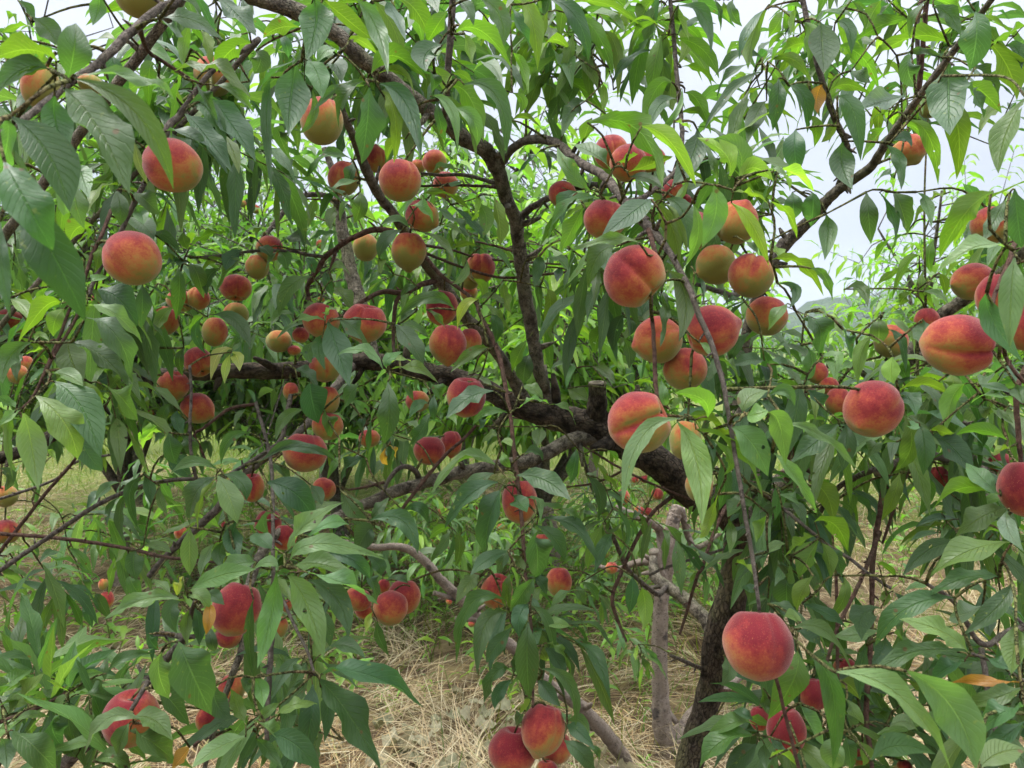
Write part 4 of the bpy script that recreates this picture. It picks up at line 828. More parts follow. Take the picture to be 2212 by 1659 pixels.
# ---------------------------------------------------------------- the leaves seen one by one
# a header names the tile of the picture the rows are measured in, then the tree and the usual distance;
# a row: base, middle and tip of the midrib, width, kind of leaf, distance from the camera
LEAVES = """
@ 0 0 L 1.0
490 530 240 430 -80 520 210 y .62
590 680 640 430 655 200 290 d .62
480 450 540 380 590 310 100 d .72
760 400 880 330 1000 350 110 m .8
540 760 840 1100 1120 1680 400 d .58
640 680 1200 1000 1500 1640 250 m .60
640 650 1200 670 1510 870 100 l .6
100 1010 420 1340 600 1830 400 d .55
60 1010 60 1250 -40 1600 150 l .55
470 820 480 1060 590 1340 270 d .63
420 600 200 600 -40 830 220 d .62
430 590 260 620 120 710 60 y .62
130 1400 200 1500 330 1760 360 d .66
640 1420 700 1500 770 1720 150 m .8
280 150 420 260 500 400 190 d
150 0 240 80 290 200 90 d
860 -60 850 80 800 220 150 m
1380 160 1650 170 1940 350 150 d .8
1390 190 1490 230 1580 320 130 d .85
1530 -40 1650 30 1740 150 130 d .8
1500 620 1850 590 2170 850 140 m
2170 370 1990 440 1870 620 180 y
1200 400 1360 460 1490 590 120 m 1.1
1830 860 1980 1050 2212 1400 250 d 1.1
1640 900 1800 950 1960 1300 200 d 1.05
1600 980 1780 1180 2010 1490 190 d 1.05
1440 1130 1640 1180 1830 1370 180 d 1.05
1680 730 1780 840 1880 1050 120 d
1850 740 2030 800 2212 1010 130 m
1340 560 1290 620 1290 950 150 y 1.15
1400 760 1290 900 1200 1200 190 y 1.15
960 470 1000 650 1080 900 200 d 1.15
960 640 1060 860 1160 1190 200 d 1.2
1650 190 1590 370 1580 560 110 y 1.1
1880 -30 2040 120 2212 310 200 d .9
2090 -20 2130 120 2150 290 110 d .95
1730 260 1790 380 1820 580 100 y 1.1
1160 1210 1200 1400 1280 1600 100 p
280 230 150 230 0 300 90 y
@ 1 0 M 1.0
500 -20 520 200 440 520 280 d .85
580 -10 800 180 1010 340 200 y
860 -20 1040 240 1140 640 150 l .85
1010 0 1180 230 1270 530 140 y
1220 -10 1380 90 1520 380 180 y 1.05
1110 0 1190 120 1300 360 100 d
1660 90 1560 230 1480 370 190 y
1610 390 1470 470 1470 620 220 d .95
1720 280 1950 270 2212 590 160 y 1.05
1930 -20 2100 130 2140 400 180 d .95
1720 10 1820 60 1880 220 100 d
1800 290 1830 400 1870 560 110 y 1.1
350 540 300 850 280 1170 290 d .95
440 520 530 640 570 850 160 l .93
960 710 730 760 480 970 90 m
940 740 760 830 720 1120 150 d .95
980 750 960 1060 910 1420 280 d .92
1060 720 1300 900 1430 1380 190 d .95
1080 780 1200 1000 1190 1410 140 y
1000 640 1180 480 1480 690 190 y .97
1050 640 1250 630 1370 830 100 y .97
1170 550 1300 590 1420 770 110 d .98
1480 600 1540 700 1510 800 120 d
1500 830 1680 940 1740 1300 110 l .95
1530 820 1790 1000 1910 1400 110 y .97
1710 930 1880 1040 1910 1260 160 l .95
1690 740 1850 850 1970 1230 210 y
1790 730 2080 840 2160 1340 190 d .95
1690 640 1790 650 1870 730 70 y
700 470 620 430 520 560 130 l
600 600 690 560 740 720 160 d 1.05
0 440 40 520 -20 640 200 d
390 240 200 240 60 330 110 y
210 300 260 380 280 500 110 d 1.05
130 670 90 1000 140 1680 110 d .98
260 1170 200 1150 300 1390 130 d 1.05
480 760 500 1000 360 1160 90 m
820 1370 600 1350 430 1560 100 m 1.3
1560 870 1590 1050 1640 1230 100 d
1500 1060 1560 1130 1630 1330 60 b 1.5
1520 1500 1620 1440 1740 1500 80 l 1.5
1660 1580 1730 1590 1780 1560 70 d 1.4
1500 560 1620 700 1600 870 120 y 1.05
800 350 900 350 1060 480 80 y 1.05
1290 1200 1180 1240 1130 1390 100 y 1.3
1270 1020 1420 1150 1390 1400 90 y
840 1400 820 1500 780 1600 140 d 1.35
900 1560 740 1590 630 1670 70 m 1.3
@ 2 0 M 1.4
-10 40 60 220 170 420 130 d 1.2
60 -20 180 200 220 600 170 y 1.3
310 100 260 240 230 420 100 y
300 -20 560 160 660 530 150 d 1.25
460 40 800 30 1140 250 70 y
570 150 740 300 880 660 140 y
760 260 900 420 910 850 130 y 1.45
540 270 490 500 480 700 120 y
690 430 660 600 690 900 150 y 1.45
740 120 900 150 1050 290 80 y 1.5
1270 180 1120 240 1030 380 70 y
1240 10 1130 130 1000 600 120 y 1.45
1280 20 1200 200 1180 440 130 y 1.5
1290 300 1240 540 1190 840 180 y
1380 170 1420 130 1530 350 150 y
1390 80 1520 300 1430 560 140 y 1.45
1430 50 1650 130 1720 470 110 d 1.35
1430 300 1560 180 1770 210 70 d
1420 330 1650 430 1790 680 130 y
1230 430 1000 520 870 740 70 d
1380 710 1240 780 1120 1140 160 y 1.35
1420 850 1280 910 1200 1090 130 d 1.3
1470 760 1410 1000 1180 1230 70 l 1.3
1400 580 1370 800 1390 960 130 y 1.45
1460 580 1600 600 1780 740 80 y
1490 800 1610 880 1720 1160 130 y
1450 990 1600 970 1860 1090 70 y
2160 500 1960 470 1750 660 90 d 1.3
2130 550 1880 640 1770 880 80 d 1.3
2160 620 1900 780 1650 1140 90 d 1.3
2212 60 2080 300 2040 600 160 y 1.3
2190 80 2050 250 1960 520 90 d 1.25
1910 0 1900 100 1990 230 100 d
1830 0 1850 90 1880 190 70 y
1750 0 1800 100 1800 270 50 d
0 450 90 580 140 820 90 y 1.2
0 800 90 870 60 990 100 y 1.2
280 640 200 760 120 1010 130 y 1.5
350 640 330 800 310 940 100 y 1.55
470 790 380 920 310 1060 110 y 1.5
640 870 520 960 430 1180 140 d
780 720 800 820 780 980 70 b
690 1020 650 1120 610 1240 130 y 1.3
830 1000 960 1010 1100 1150 80 y
650 1060 1080 1120 1300 1620 200 y .98
1120 1090 1370 1230 1590 1610 190 b .95
1400 1050 1490 1080 1550 1140 60 b 1.0
860 1480 700 1330 490 1250 180 m 1.0
680 1659 500 1480 390 1270 150 l 1.0
1600 1120 1560 1350 1370 1640 200 d 1.05
1880 1530 1840 1330 1600 1190 180 b .95
1960 1540 1960 1300 1740 1200 190 l .95
1770 1600 1740 1400 1610 1150 60 m .97
1960 1570 2080 1450 2260 1560 170 b .95
1010 1530 1160 1540 1320 1640 90 d .95
920 1400 1000 1380 1090 1330 110 y .97
1000 1490 1200 1420 1390 1350 140 y .98
240 1310 170 1380 60 1490 110 d
260 1290 320 1380 320 1510 40 d
0 1040 120 1010 250 1110 60 y
2200 870 2110 1000 2030 1250 130 d 1.25
1980 900 1920 970 1910 1070 90 y 1.35
2140 760 2040 800 1950 880 50 y
@ 3 0 M 1.2
450 190 470 400 480 640 230 d 1.15
560 410 800 480 960 780 120 y 1.25
1210 160 980 220 740 370 120 y 1.3
1590 390 1250 320 830 570 150 y 1.2
1510 500 1330 440 1190 470 60 d 1.2
1420 60 1560 130 1660 310 150 d 1.15
1790 100 1800 330 1740 610 270 d 1.05
1870 330 2060 560 2150 870 210 y 1.15
1560 540 1560 830 1570 1170 270 d 1.0
1500 880 1640 1100 1630 1550 250 y 1.1
1240 470 1210 600 1280 760 180 d 1.15
1190 830 960 890 760 960 190 p 1.1
600 830 740 970 800 1390 180 d 1.05
650 1220 640 1420 730 1640 220 d 1.05
240 1120 230 1290 260 1500 220 d 1.05
90 680 80 870 40 1130 170 d 1.1
180 740 310 850 340 1150 150 d 1.15
0 530 230 520 390 760 90 y
580 200 690 240 720 470 110 d
720 0 820 130 830 290 60 d
980 0 900 120 850 250 130 y 1.3
1090 0 1000 100 900 210 90 d 1.3
1430 0 1580 40 1690 150 120 y
1380 0 1260 150 1230 350 90 d 1.1
470 720 420 840 430 980 170 o 1.15
1030 1090 920 1200 810 1390 140 y 1.1
1220 1040 1400 1200 1470 1600 130 y 1.05
1080 1220 1180 1190 1240 1270 100 d 1.05
1020 1250 1140 1400 1150 1640 100 d 1.05
2230 840 2060 1150 1990 1500 200 m .8
1710 720 1860 800 2020 980 160 y 1.1
2220 220 2090 290 1940 370 150 y 1.1
1680 740 1790 830 1870 1060 140 d 1.1
1750 580 1890 650 2000 860 120 d 1.15
2050 400 2150 430 2190 600 130 d 1.15
0 1470 120 1500 190 1659 130 l .9
50 1480 230 1500 400 1659 110 b .95
340 1000 410 1100 400 1270 120 y
590 1050 540 1150 460 1230 80 y
1050 950 1070 1000 1080 1080 90 b 1.1
1090 1540 1020 1500 920 1600 100 d
240 60 220 180 190 310 90 y
130 90 90 200 0 330 120 y
150 290 60 340 0 440 60 y
300 190 370 300 340 560 130 y
330 380 200 400 20 520 130 y
1160 1080 1270 1100 1390 1250 110 y
720 610 800 640 890 720 120 d
520 800 680 730 890 820 90 y 1.15
950 320 960 370 930 440 50 b
1110 480 1050 570 990 680 100 y
@ 0 1 L 1.0
40 -260 230 100 460 505 370 d .5
100 -40 460 540 740 1120 390 d .52
0 250 10 600 90 1090 130 d .5
660 -60 650 80 730 320 190 m .75
520 -60 540 60 590 180 190 l .7
1000 -20 1040 130 1040 290 170 d
1160 0 1260 70 1380 190 170 d
1170 110 1220 200 1240 280 110 m 1.05
800 290 670 310 600 430 150 y
840 310 780 380 700 490 130 y
830 460 850 540 820 700 110 y
1100 220 1230 280 1330 410 160 d 1.1
760 800 840 750 950 735 100 l .95
830 840 1030 930 1190 1160 260 d 1.05
1230 800 1230 960 1220 1180 160 d
750 980 1000 1060 1230 1310 150 l .95
740 1080 1010 1250 1150 1659 210 d .9
620 1300 880 1420 1110 1680 260 d .9
590 1270 610 1430 720 1659 240 m .95
540 960 380 1000 150 1320 170 y .95
560 1010 480 1100 460 1250 160 y
270 1300 90 1420 20 1659 200 m .9
210 1390 140 1480 150 1640 80 d
430 1290 350 1240 300 1290 70 l .95
390 1350 310 1370 220 1400 70 b 1.1
60 850 200 900 310 1040 90 y 1.1
80 920 200 1000 250 1110 110 l 1.05
450 1570 590 1590 720 1680 130 l .9
420 820 370 900 340 1000 90 y 1.1
1640 610 1560 600 1540 640 100 d 1.3
1540 650 1550 850 1520 1110 150 m 1.35
1640 610 1710 720 1760 920 140 m 1.35
1630 500 1590 420 1580 350 110 y 1.35
1640 480 1790 370 1980 340 60 y 1.35
1300 350 1430 390 1560 530 90 m 1.3
2090 500 1990 570 1950 680 110 d 1.3
2100 580 2000 650 1860 880 110 m 1.3
1900 660 1800 740 1790 900 110 d 1.35
1500 1000 1400 1080 1330 1250 110 l 1.4
1840 1060 2040 1120 2160 1340 130 d 1.35
1740 1090 1690 1230 1780 1400 90 d 1.35
1770 1080 1680 1130 1680 1320 60 y 1.36
2010 1360 1890 1400 1820 1630 90 c 1.3
1990 1400 1950 1520 1940 1659 90 c 1.3
2000 1390 2050 1430 2070 1550 90 c 1.3
1590 1350 1550 1450 1580 1590 90 d 1.4
1930 580 1830 600 1740 690 70 y 1.35
1550 590 1450 630 1330 780 80 d 1.3
1540 570 1460 560 1400 570 60 y 1.3
@ 1 1 M 1.45
320 70 240 50 150 100 70 y
530 60 480 150 450 310 100 y 1.6
690 0 620 80 550 240 90 m
700 130 650 200 640 330 90 m 1.5
900 0 900 120 850 270 160 m 1.35
810 80 750 130 730 260 60 l 1.4
1260 330 1120 410 1060 580 120 d 1.4
1330 320 1220 240 1070 290 80 m 1.35
1330 120 1450 150 1530 270 130 l 1.35
1420 20 1650 20 1850 160 60 y 1.4
1410 340 1610 440 1710 610 80 m 1.35
1520 120 1740 260 1860 420 90 d 1.4
1590 290 1710 310 1830 420 60 l
1680 110 1880 280 2010 460 70 d 1.5
2050 30 2100 250 2110 470 140 y 1.4
1920 100 1990 220 1960 400 120 y 1.5
1900 0 1920 90 1890 200 60 b
1910 470 1800 450 1680 500 60 y
1960 500 2100 530 2212 680 70 m
1820 580 1800 720 1690 800 80 l 1.5
0 400 40 320 80 290 130 m 1.5
210 440 330 390 480 470 100 d
30 470 90 500 130 570 90 d
210 500 140 570 80 680 70 m
190 520 250 570 260 680 120 m 1.5
440 440 570 370 720 360 70 m
430 560 480 620 510 700 100 d
600 690 620 780 660 900 110 d 1.5
480 730 290 830 200 1070 150 m 1.4
670 820 760 900 840 1030 130 m
640 690 720 630 820 730 70 m
1190 710 1050 720 950 850 70 m 1.5
1060 570 1070 620 1080 710 100 y 1.5
1390 820 1310 830 1250 910 70 d
1720 1020 1500 910 1210 1090 130 m 1.3
1920 930 1800 990 1740 1190 90 c 1.3
1920 930 2050 910 2200 1010 70 m
1960 970 2080 1050 2200 1220 70 m
2030 1060 2080 1150 2070 1310 130 d 1.4
2010 1340 1850 1400 1680 1560 120 m 1.25
600 1110 420 1090 270 1160 60 l 1.3
560 1100 330 1150 160 1290 50 m
620 1120 700 1350 810 1680 230 d 1.2
660 1090 850 1180 970 1370 170 d 1.22
580 1230 540 1350 600 1540 120 d 1.3
500 1290 450 1380 480 1480 90 l
1200 1140 1330 1290 1450 1500 190 d 1.2
1240 1140 1380 1170 1490 1260 90 m
1090 1200 1010 1230 960 1340 80 m
1100 1540 940 1370 700 1410 100 l 1.15
1130 1530 1150 1440 1270 1380 80 l 1.15
1150 1500 1240 1440 1350 1470 50 l 1.15
1120 1560 1070 1600 1020 1680 120 l 1.15
1170 1530 1400 1520 1580 1659 110 m 1.15
340 1530 420 1580 540 1680 160 d 1.25
330 1490 280 1440 230 1440 50 l
330 1060 210 1060 120 1180 80 m
2140 760 2150 900 2212 1060 90 y
1390 1020 1300 1060 1250 1120 100 d
1880 750 1950 820 1960 950 100 y 1.7
1830 1590 1900 1540 2040 1540 50 l
1850 1600 1960 1620 2040 1700 60 l
1950 1540 2050 1560 2100 1640 70 l
510 960 470 970 400 1000 60 l
600 1110 620 1030 700 1010 60 l 1.3
1470 1020 1560 1080 1640 1190 60 m 1.35
@ 2 1 M 1.1
790 70 480 100 310 440 90 m .98
560 0 470 80 430 280 170 d
620 130 520 320 420 520 170 y
1200 60 1040 180 770 390 210 d .9
1100 440 850 410 500 510 100 m .85
900 470 740 560 660 830 190 d 1.0
660 490 590 660 470 800 80 l
1230 90 1380 300 1450 640 180 y 1.0
1310 90 1430 250 1520 560 90 y 1.0
1330 60 1480 180 1530 500 200 d 1.0
1560 90 1610 350 1500 630 120 l .85
1740 -60 1760 180 1640 480 230 l .8
1890 90 2080 290 2220 640 150 b 1.0
1900 0 2080 20 2220 110 90 b .9
1340 670 1500 900 1440 1300 200 m .93
1290 870 1330 1080 1280 1340 70 m .93
1300 600 1380 640 1430 730 120 d 1.0
970 1060 900 1180 880 1380 170 d 1.4
1000 1090 1040 1150 1020 1240 70 d 1.45
960 1250 1010 1380 1010 1530 120 m 1.5
830 1150 740 1250 720 1400 120 y 1.5
470 930 640 890 770 960 70 m 1.6
700 980 760 1010 830 1090 60 m 1.6
240 550 230 640 190 830 120 d 1.4
310 570 420 590 490 690 70 l 1.5
450 660 400 710 390 780 70 d 1.5
460 740 440 830 460 950 90 y 1.6
290 830 330 980 270 1250 140 y 1.5
230 740 230 850 260 1060 60 d 1.5
380 930 370 1060 320 1220 100 y 1.5
590 690 700 740 780 920 90 m 1.5
620 730 550 790 490 880 60 m 1.5
950 1050 1060 1080 1160 1130 60 l 1.4
560 1520 440 1480 330 1540 60 m 1.7
700 1510 810 1560 890 1659 90 m 1.7
350 1210 410 1290 470 1420 90 m 1.7
460 1130 580 1160 690 1260 70 b 2
130 310 140 370 110 440 60 m 1.6
130 1280 60 1400 0 1560 120 y 1.8
150 1400 110 1520 100 1659 150 d 1.8
2180 1460 2050 1450 1900 1500 110 d 1.2
2050 1210 1930 1340 1890 1480 120 d 1.3
1770 1440 1900 1520 1950 1659 150 m
1540 640 1570 740 1540 840 60 d
1610 740 1650 800 1660 910 40 d
2000 930 1900 940 1830 980 90 d 1.2
1620 1300 1690 1350 1720 1430 60 l .97
1740 1430 1730 1550 1680 1640 70 m 1.05
2000 420 2080 470 2130 560 100 d 1.15
@ 3 1 R 1.1
380 0 390 120 370 300 180 d
210 0 220 120 210 250 160 d 1.15
500 190 520 360 490 590 160 m
850 0 870 200 890 450 160 d
1080 0 1150 130 1210 370 180 m 1.15
960 0 1080 200 1100 420 80 d 1.15
1280 0 1370 110 1410 300 90 m
0 80 170 180 250 400 70 b .95
20 590 280 620 480 900 110 y .95
370 660 490 730 560 940 80 l .95
0 430 70 490 90 580 100 y
660 840 800 840 860 990 110 m 1.3
1950 0 1700 190 1480 580 230 y .7
1900 30 1720 250 1600 480 110 y .7
2050 480 1790 480 1460 690 190 l .75
2050 60 1960 240 1860 430 120 d .8
2130 -30 2160 250 2190 480 230 d .75
2130 560 2100 900 2090 1350 230 l .7
2180 600 2220 800 2212 950 90 m .7
1890 870 1940 1100 2200 1470 200 d .75
1310 550 1190 620 1070 940 90 y 1.5
1290 700 1080 700 870 890 50 y 1.5
1340 680 1340 850 1440 1010 120 y 1.5
1440 400 1390 550 1410 700 110 y 1.6
1340 860 1460 880 1560 970 60 l 1.4
1080 400 990 470 920 600 60 y 1.6
1200 360 1090 440 1050 620 50 y 1.6
1480 700 1520 780 1530 900 80 y 1.4
1240 870 1170 920 1140 980 100 y 1.5
300 1090 450 1180 420 1460 190 d 1.0
330 1040 430 1030 510 1080 60 m
950 1080 960 1200 950 1310 140 m 1.05
990 1080 1200 1200 1270 1450 90 m 1.05
1000 1040 1180 1080 1280 1180 80 m
1340 1100 1350 1230 1330 1350 160 d 1.0
1040 1190 1150 1290 1190 1560 80 d
900 1240 800 1400 780 1659 150 y 1.05
1080 1420 1060 1530 1090 1659 160 b 1.0
650 1190 690 1290 720 1450 130 d 1.05
520 1100 580 1130 640 1240 100 l
0 1490 100 1490 260 1570 130 d 1.0
350 1350 380 1500 280 1620 180 m
470 1430 570 1450 570 1620 150 l 1.0
770 1460 690 1500 610 1550 60 l
80 785 240 850 180 1010 100 d 1.0
170 960 80 1060 0 1200 130 l 1.0
1960 1560 1850 1560 1740 1620 80 l .9
1580 1570 1600 1640 1580 1700 150 y
230 1290 140 1300 60 1390 60 d
840 1150 760 1180 700 1190 90 y
1580 0 1480 20 1390 70 60 y 1.5
1450 130 1330 160 1250 320 70 y 1.6
@ 0 2 L 1.1
310 100 560 340 670 650 290 l .85
200 240 270 520 330 920 270 l .85
470 -20 700 200 870 640 290 d .9
640 350 760 600 890 750 200 d .95
880 0 1060 130 1190 320 240 m .95
130 240 60 420 110 820 90 y .9
140 210 60 160 -40 120 100 l
190 210 90 280 -20 380 90 l .9
0 730 60 800 40 930 120 d 1.4
400 560 430 590 490 660 60 b
690 -20 800 100 870 230 150 y .95
1360 100 1260 150 1190 240 60 m 1.5
1480 160 1410 260 1430 370 80 d 1.4
1530 230 1530 330 1580 450 100 d 1.4
1460 420 1480 560 1520 690 150 d 1.2
1560 450 1640 520 1680 660 130 d 1.25
1880 740 1660 680 1450 800 100 m
1870 800 1690 950 1640 1220 170 d 1.08
1880 790 1980 980 2050 1210 210 l 1.05
1930 780 2080 850 2130 1010 160 d 1.08
1870 820 1740 1000 1710 1270 60 y 1.05
2160 420 1980 480 1910 700 90 m 1.2
1910 730 1940 690 2020 680 50 l
1640 1240 1640 1440 1640 1659 170 l
2050 1180 2010 1350 2080 1540 180 d
2212 1540 2050 1560 1840 1659 180 l 1.0
1940 1350 1900 1470 1930 1590 150 d
1850 1380 1780 1500 1730 1659 120 p
1230 800 1120 950 1190 1240 100 d 1.3
1250 760 1290 900 1310 1060 120 d 1.3
1100 930 1030 1130 1080 1380 90 d 1.35
1040 850 920 900 820 1010 90 p 1.3
1440 600 1540 700 1660 800 170 d 1.3
1380 880 1390 1010 1450 1130 80 m 1.3
1030 980 940 1080 930 1230 60 d 1.3
1170 1440 1150 1550 1180 1700 180 d 1.3
1090 1440 1030 1500 970 1600 90 l 1.3
1240 1400 1360 1400 1480 1460 90 m 1.3
590 1420 700 1500 810 1680 100 l 1.8
1420 380 1270 400 1070 600 60 b 2.2
1400 420 1280 440 1200 640 60 b 2.2
@ 1 2 M 1.15
470 -20 480 120 540 340 250 d
220 0 160 100 140 260 60 m 1.3
430 220 250 290 170 490 110 m 1.25
580 220 630 330 650 460 130 m 1.2
20 680 370 540 710 690 130 d 1.05
90 850 330 940 500 1160 260 d 1.05
950 640 810 700 740 860 120 d 1.3
730 920 830 1090 970 1280 200 d 1.1
280 1440 420 1230 760 1020 150 l .95
440 1330 640 1200 810 1220 110 l .98
290 1530 560 1380 1120 1520 170 l .9
320 1570 560 1560 860 1659 180 m .9
600 1470 830 1520 990 1690 180 d .95
200 1590 100 1540 -20 1600 100 l .9
150 1430 50 1350 -20 1290 150 d .95
1140 -20 1150 250 1110 520 210 d 1.1
940 0 830 60 740 300 120 m 1.2
1210 -20 1310 50 1360 150 130 m
1480 -20 1570 60 1600 180 120 m 1.2
1490 170 1400 180 1320 300 80 d
1520 230 1430 400 1320 530 110 d 1.35
1540 90 1530 200 1540 330 90 d
2050 60 1840 120 1640 300 160 d
2180 250 1990 240 1870 370 80 l 1.2
2120 740 1800 650 1510 970 140 m 1.2
2090 850 1850 960 1630 1250 180 d 1.05
2150 870 2020 1150 1980 1500 210 d 1.05
980 1180 1260 1180 1400 1470 190 d 1.05
1030 1240 940 1300 870 1470 170 d 1.1
1000 1190 1060 1080 1150 980 100 d 1.1
1270 1100 1420 1070 1490 1230 100 d 1.25
1690 1240 1580 1260 1490 1350 90 b 1.4
1690 1260 1620 1390 1510 1540 90 m 1.4
1700 1260 1690 1440 1590 1600 50 m 1.4
1720 1270 1760 1400 1720 1590 90 m 1.4
2180 1440 2000 1520 1850 1659 140 d 1.05
2200 1440 2130 1520 2090 1640 120 d
960 1490 1060 1560 1080 1659 130 d
1120 550 1100 640 1140 700 60 o 2
1150 530 1200 570 1200 660 50 o 2
990 290 980 450 960 620 60 m 1.4
980 260 920 340 940 470 90 d 1.4
1160 430 1260 470 1350 470 70 l 1.5
2130 460 2030 440 1940 540 80 l
470 870 530 950 570 1050 120 d 1.2
720 470 720 560 700 640 60 d
150 680 220 740 300 830 150 d 1.2
2140 590 2150 660 2200 720 90 l
2060 770 1900 840 1700 960 110 d
2030 290 1960 340 1930 400 80 d
2110 510 2170 500 2212 540 70 l
830 130 920 200 990 260 90 l 1.4
140 1110 60 1180 110 1300 120 d 1.0
@ 2 2 M 1.1
1430 300 1110 480 950 1060 180 l .80
1430 330 1600 680 1640 1230 290 l .8
1900 370 2080 520 2212 800 260 l .78
1580 390 1950 560 2170 990 130 y .85
1480 260 1800 360 2000 560 90 y .88
1690 290 1640 130 1400 80 170 b .85
1340 190 1310 100 1290 -40 110 l .9
1360 230 1430 170 1490 110 80 l .87
2000 250 2050 120 2212 60 170 l .8
2030 270 2120 260 2212 230 170 l .8
1600 400 1720 520 1740 680 90 d .9
1720 470 1880 640 1830 790 100 y .9
1780 950 1700 1200 1620 1330 110 y .95
1820 600 1840 850 1790 1090 130 d
2060 890 1990 1030 1860 1150 200 d
1960 690 1930 850 1900 1020 140 d 1.15
2212 1120 2160 1240 2110 1370 150 y 1.0
1870 1160 1900 1300 1880 1470 90 m
1570 1050 1540 1130 1540 1210 90 m 1.5
40 790 280 830 510 1010 180 d
180 990 360 1080 540 1230 80 m
260 1160 540 1240 740 1540 140 d
210 1220 380 1350 450 1540 150 d
170 1240 220 1450 210 1680 210 d 1.05
110 1000 230 1010 240 1200 60 m
0 960 60 1030 130 1110 140 d
110 1240 60 1290 0 1390 90 d
420 1080 530 1120 600 1220 70 m
870 1290 800 1400 710 1640 150 d 1.4
790 1200 700 1400 650 1610 140 y 1.5
870 1080 1000 1250 920 1530 60 m 1.5
640 790 760 950 740 1170 120 d 1.5
560 550 540 700 500 870 110 d 1.5
660 620 820 800 930 940 60 y 1.5
820 570 880 620 910 670 60 y 1.5
60 210 190 130 330 180 70 l 1.2
330 180 470 210 550 360 80 m 1.2
90 20 180 40 270 130 100 m 1.2
110 600 200 580 270 670 90 d 1.2
0 1480 60 1550 90 1659 100 m
480 40 560 80 660 150 140 m 1.6
800 30 860 60 930 110 50 b 1.6
2212 1450 2150 1500 2090 1560 120 d 1
1930 1560 2000 1560 2090 1659 90 b 1
250 370 230 460 220 540 120 m 1.5
200 370 130 410 80 460 60 m 1.5
@ 3 2 R 1.0
270 0 240 260 160 640 210 d
340 50 440 170 500 350 150 d
610 340 420 500 190 690 200 d .97
670 340 680 530 640 760 190 d .97
100 350 450 440 830 800 80 l .75
0 250 100 350 150 700 190 l .75
40 590 230 790 430 1130 130 l .78
0 100 150 60 230 190 130 m .85
1170 250 1240 520 1100 750 150 m
1310 360 1350 520 1340 790 190 d .95
1300 340 1250 360 1200 370 80 l .97
1140 90 1230 140 1280 280 150 d
1110 70 1350 0 1560 90 110 y 1.05
1700 0 1590 130 1540 420 170 b
1110 500 900 560 850 820 110 d
1420 440 1590 550 1780 790 220 d
2070 490 1850 400 1620 440 130 y .95
1400 400 1520 420 1640 470 90 y
2130 200 1960 80 1750 170 110 l
2100 540 2010 580 1950 620 100 y .9
2000 960 1850 820 1710 680 150 l .9
2020 970 1680 900 1390 1130 160 y .9
2060 1070 1850 1150 1620 1320 210 m .9
2070 1300 1950 1250 1850 1340 130 y
1670 1380 1400 1430 1160 1659 160 d .95
2110 1370 1750 1440 1400 1659 210 m .85
2080 1080 2070 1250 2212 1450 120 p .8
1240 770 1380 900 1290 1160 130 m 1.1
1140 760 1090 960 980 1190 130 y 1.1
550 1010 680 1150 770 1300 70 d 1.2
700 910 880 1000 940 1140 60 d 1.2
650 920 840 1050 910 1300 50 d 1.2
350 850 500 950 570 1200 190 y 1.1
360 790 480 840 570 930 70 y 1.1
400 1190 580 1220 690 1450 140 y
410 1310 270 1380 140 1500 140 y
440 1350 350 1500 270 1690 190 y
460 1370 520 1500 540 1680 140 y
150 1380 60 1400 -20 1470 90 l
190 1530 180 1600 160 1680 200 d
520 1400 600 1520 640 1680 100 d
1500 1120 1530 1230 1480 1360 70 m
1650 1170 1450 1160 1270 1240 70 d
1490 1290 1350 1300 1230 1360 60 d
100 950 200 980 280 1040 120 m
950 1560 1020 1580 1110 1670 80 y
2140 0 2170 80 2200 170 130 d .8
1830 10 1960 30 2130 80 90 d
1820 200 1870 230 1880 300 100 m
1990 200 2030 280 2120 340 70 m
60 880 80 1000 60 1180 110 d
@ 0 3 L 1.0
1560 200 1250 200 890 380 150 l .95
1650 110 1900 0 2212 -60 150 l .95
1560 220 1470 300 1530 500 160 d 1.05
1640 280 1610 420 1620 600 130 m 1.05
1680 270 1720 420 1720 600 130 d 1.05
1620 190 1720 170 1800 320 170 l .98
1790 140 1850 170 1940 250 120 d
1800 240 1810 350 1780 510 130 o .99
1550 570 1650 820 1830 1200 330 d .9
1400 650 1370 830 1460 1060 200 l .92
1290 500 1300 560 1370 640 100 d 1.1
1350 980 1480 1080 1640 1300 240 d .97
1220 1240 920 1240 720 1550 130 l .9
1150 1230 1320 1240 1490 1420 200 m .9
1120 1270 1050 1400 1010 1550 140 m .93
1120 1340 1320 1440 1530 1620 220 d .93
110 1330 300 1480 490 1680 270 d .9
480 1200 450 1320 540 1470 180 d
600 1090 590 1230 620 1400 150 d
600 970 600 780 650 560 170 l 1.05
640 960 740 800 1010 630 180 d 1.1
610 980 750 860 920 850 90 l 1.05
640 1010 760 930 940 930 90 m 1.05
680 1020 830 1020 1000 1060 160 d
920 840 1080 700 1320 670 100 m 1.05
590 1010 420 1030 280 1130 130 m 1.05
600 1000 500 950 400 900 40 b
580 1040 520 1100 470 1220 100 l
60 1200 220 1020 380 840 160 l .95
-20 1040 120 900 270 810 150 m .95
120 1250 270 1200 430 1220 80 l
810 1600 980 1560 1130 1650 170 m .95
650 1570 600 1510 500 1460 120 l
10 1400 50 1500 60 1680 170 d .9
0 1320 60 1310 130 1270 110 l
2130 1390 1880 1490 1660 1659 180 l .9
2120 1280 2050 1130 1990 970 130 m .9
1640 1480 1580 1560 1480 1680 130 o .95
2190 200 2150 500 2190 870 110 d .95
300 510 320 620 370 770 120 d 1.9
280 530 200 620 220 790 100 d 1.9
230 490 140 510 110 660 70 y 1.9
290 470 350 380 460 360 60 m 1.9
760 170 760 300 800 450 100 d 1.8
830 150 870 230 960 390 110 d 1.8
700 30 720 80 770 190 120 d 1.8
1120 0 1150 80 1230 190 130 m 1.5
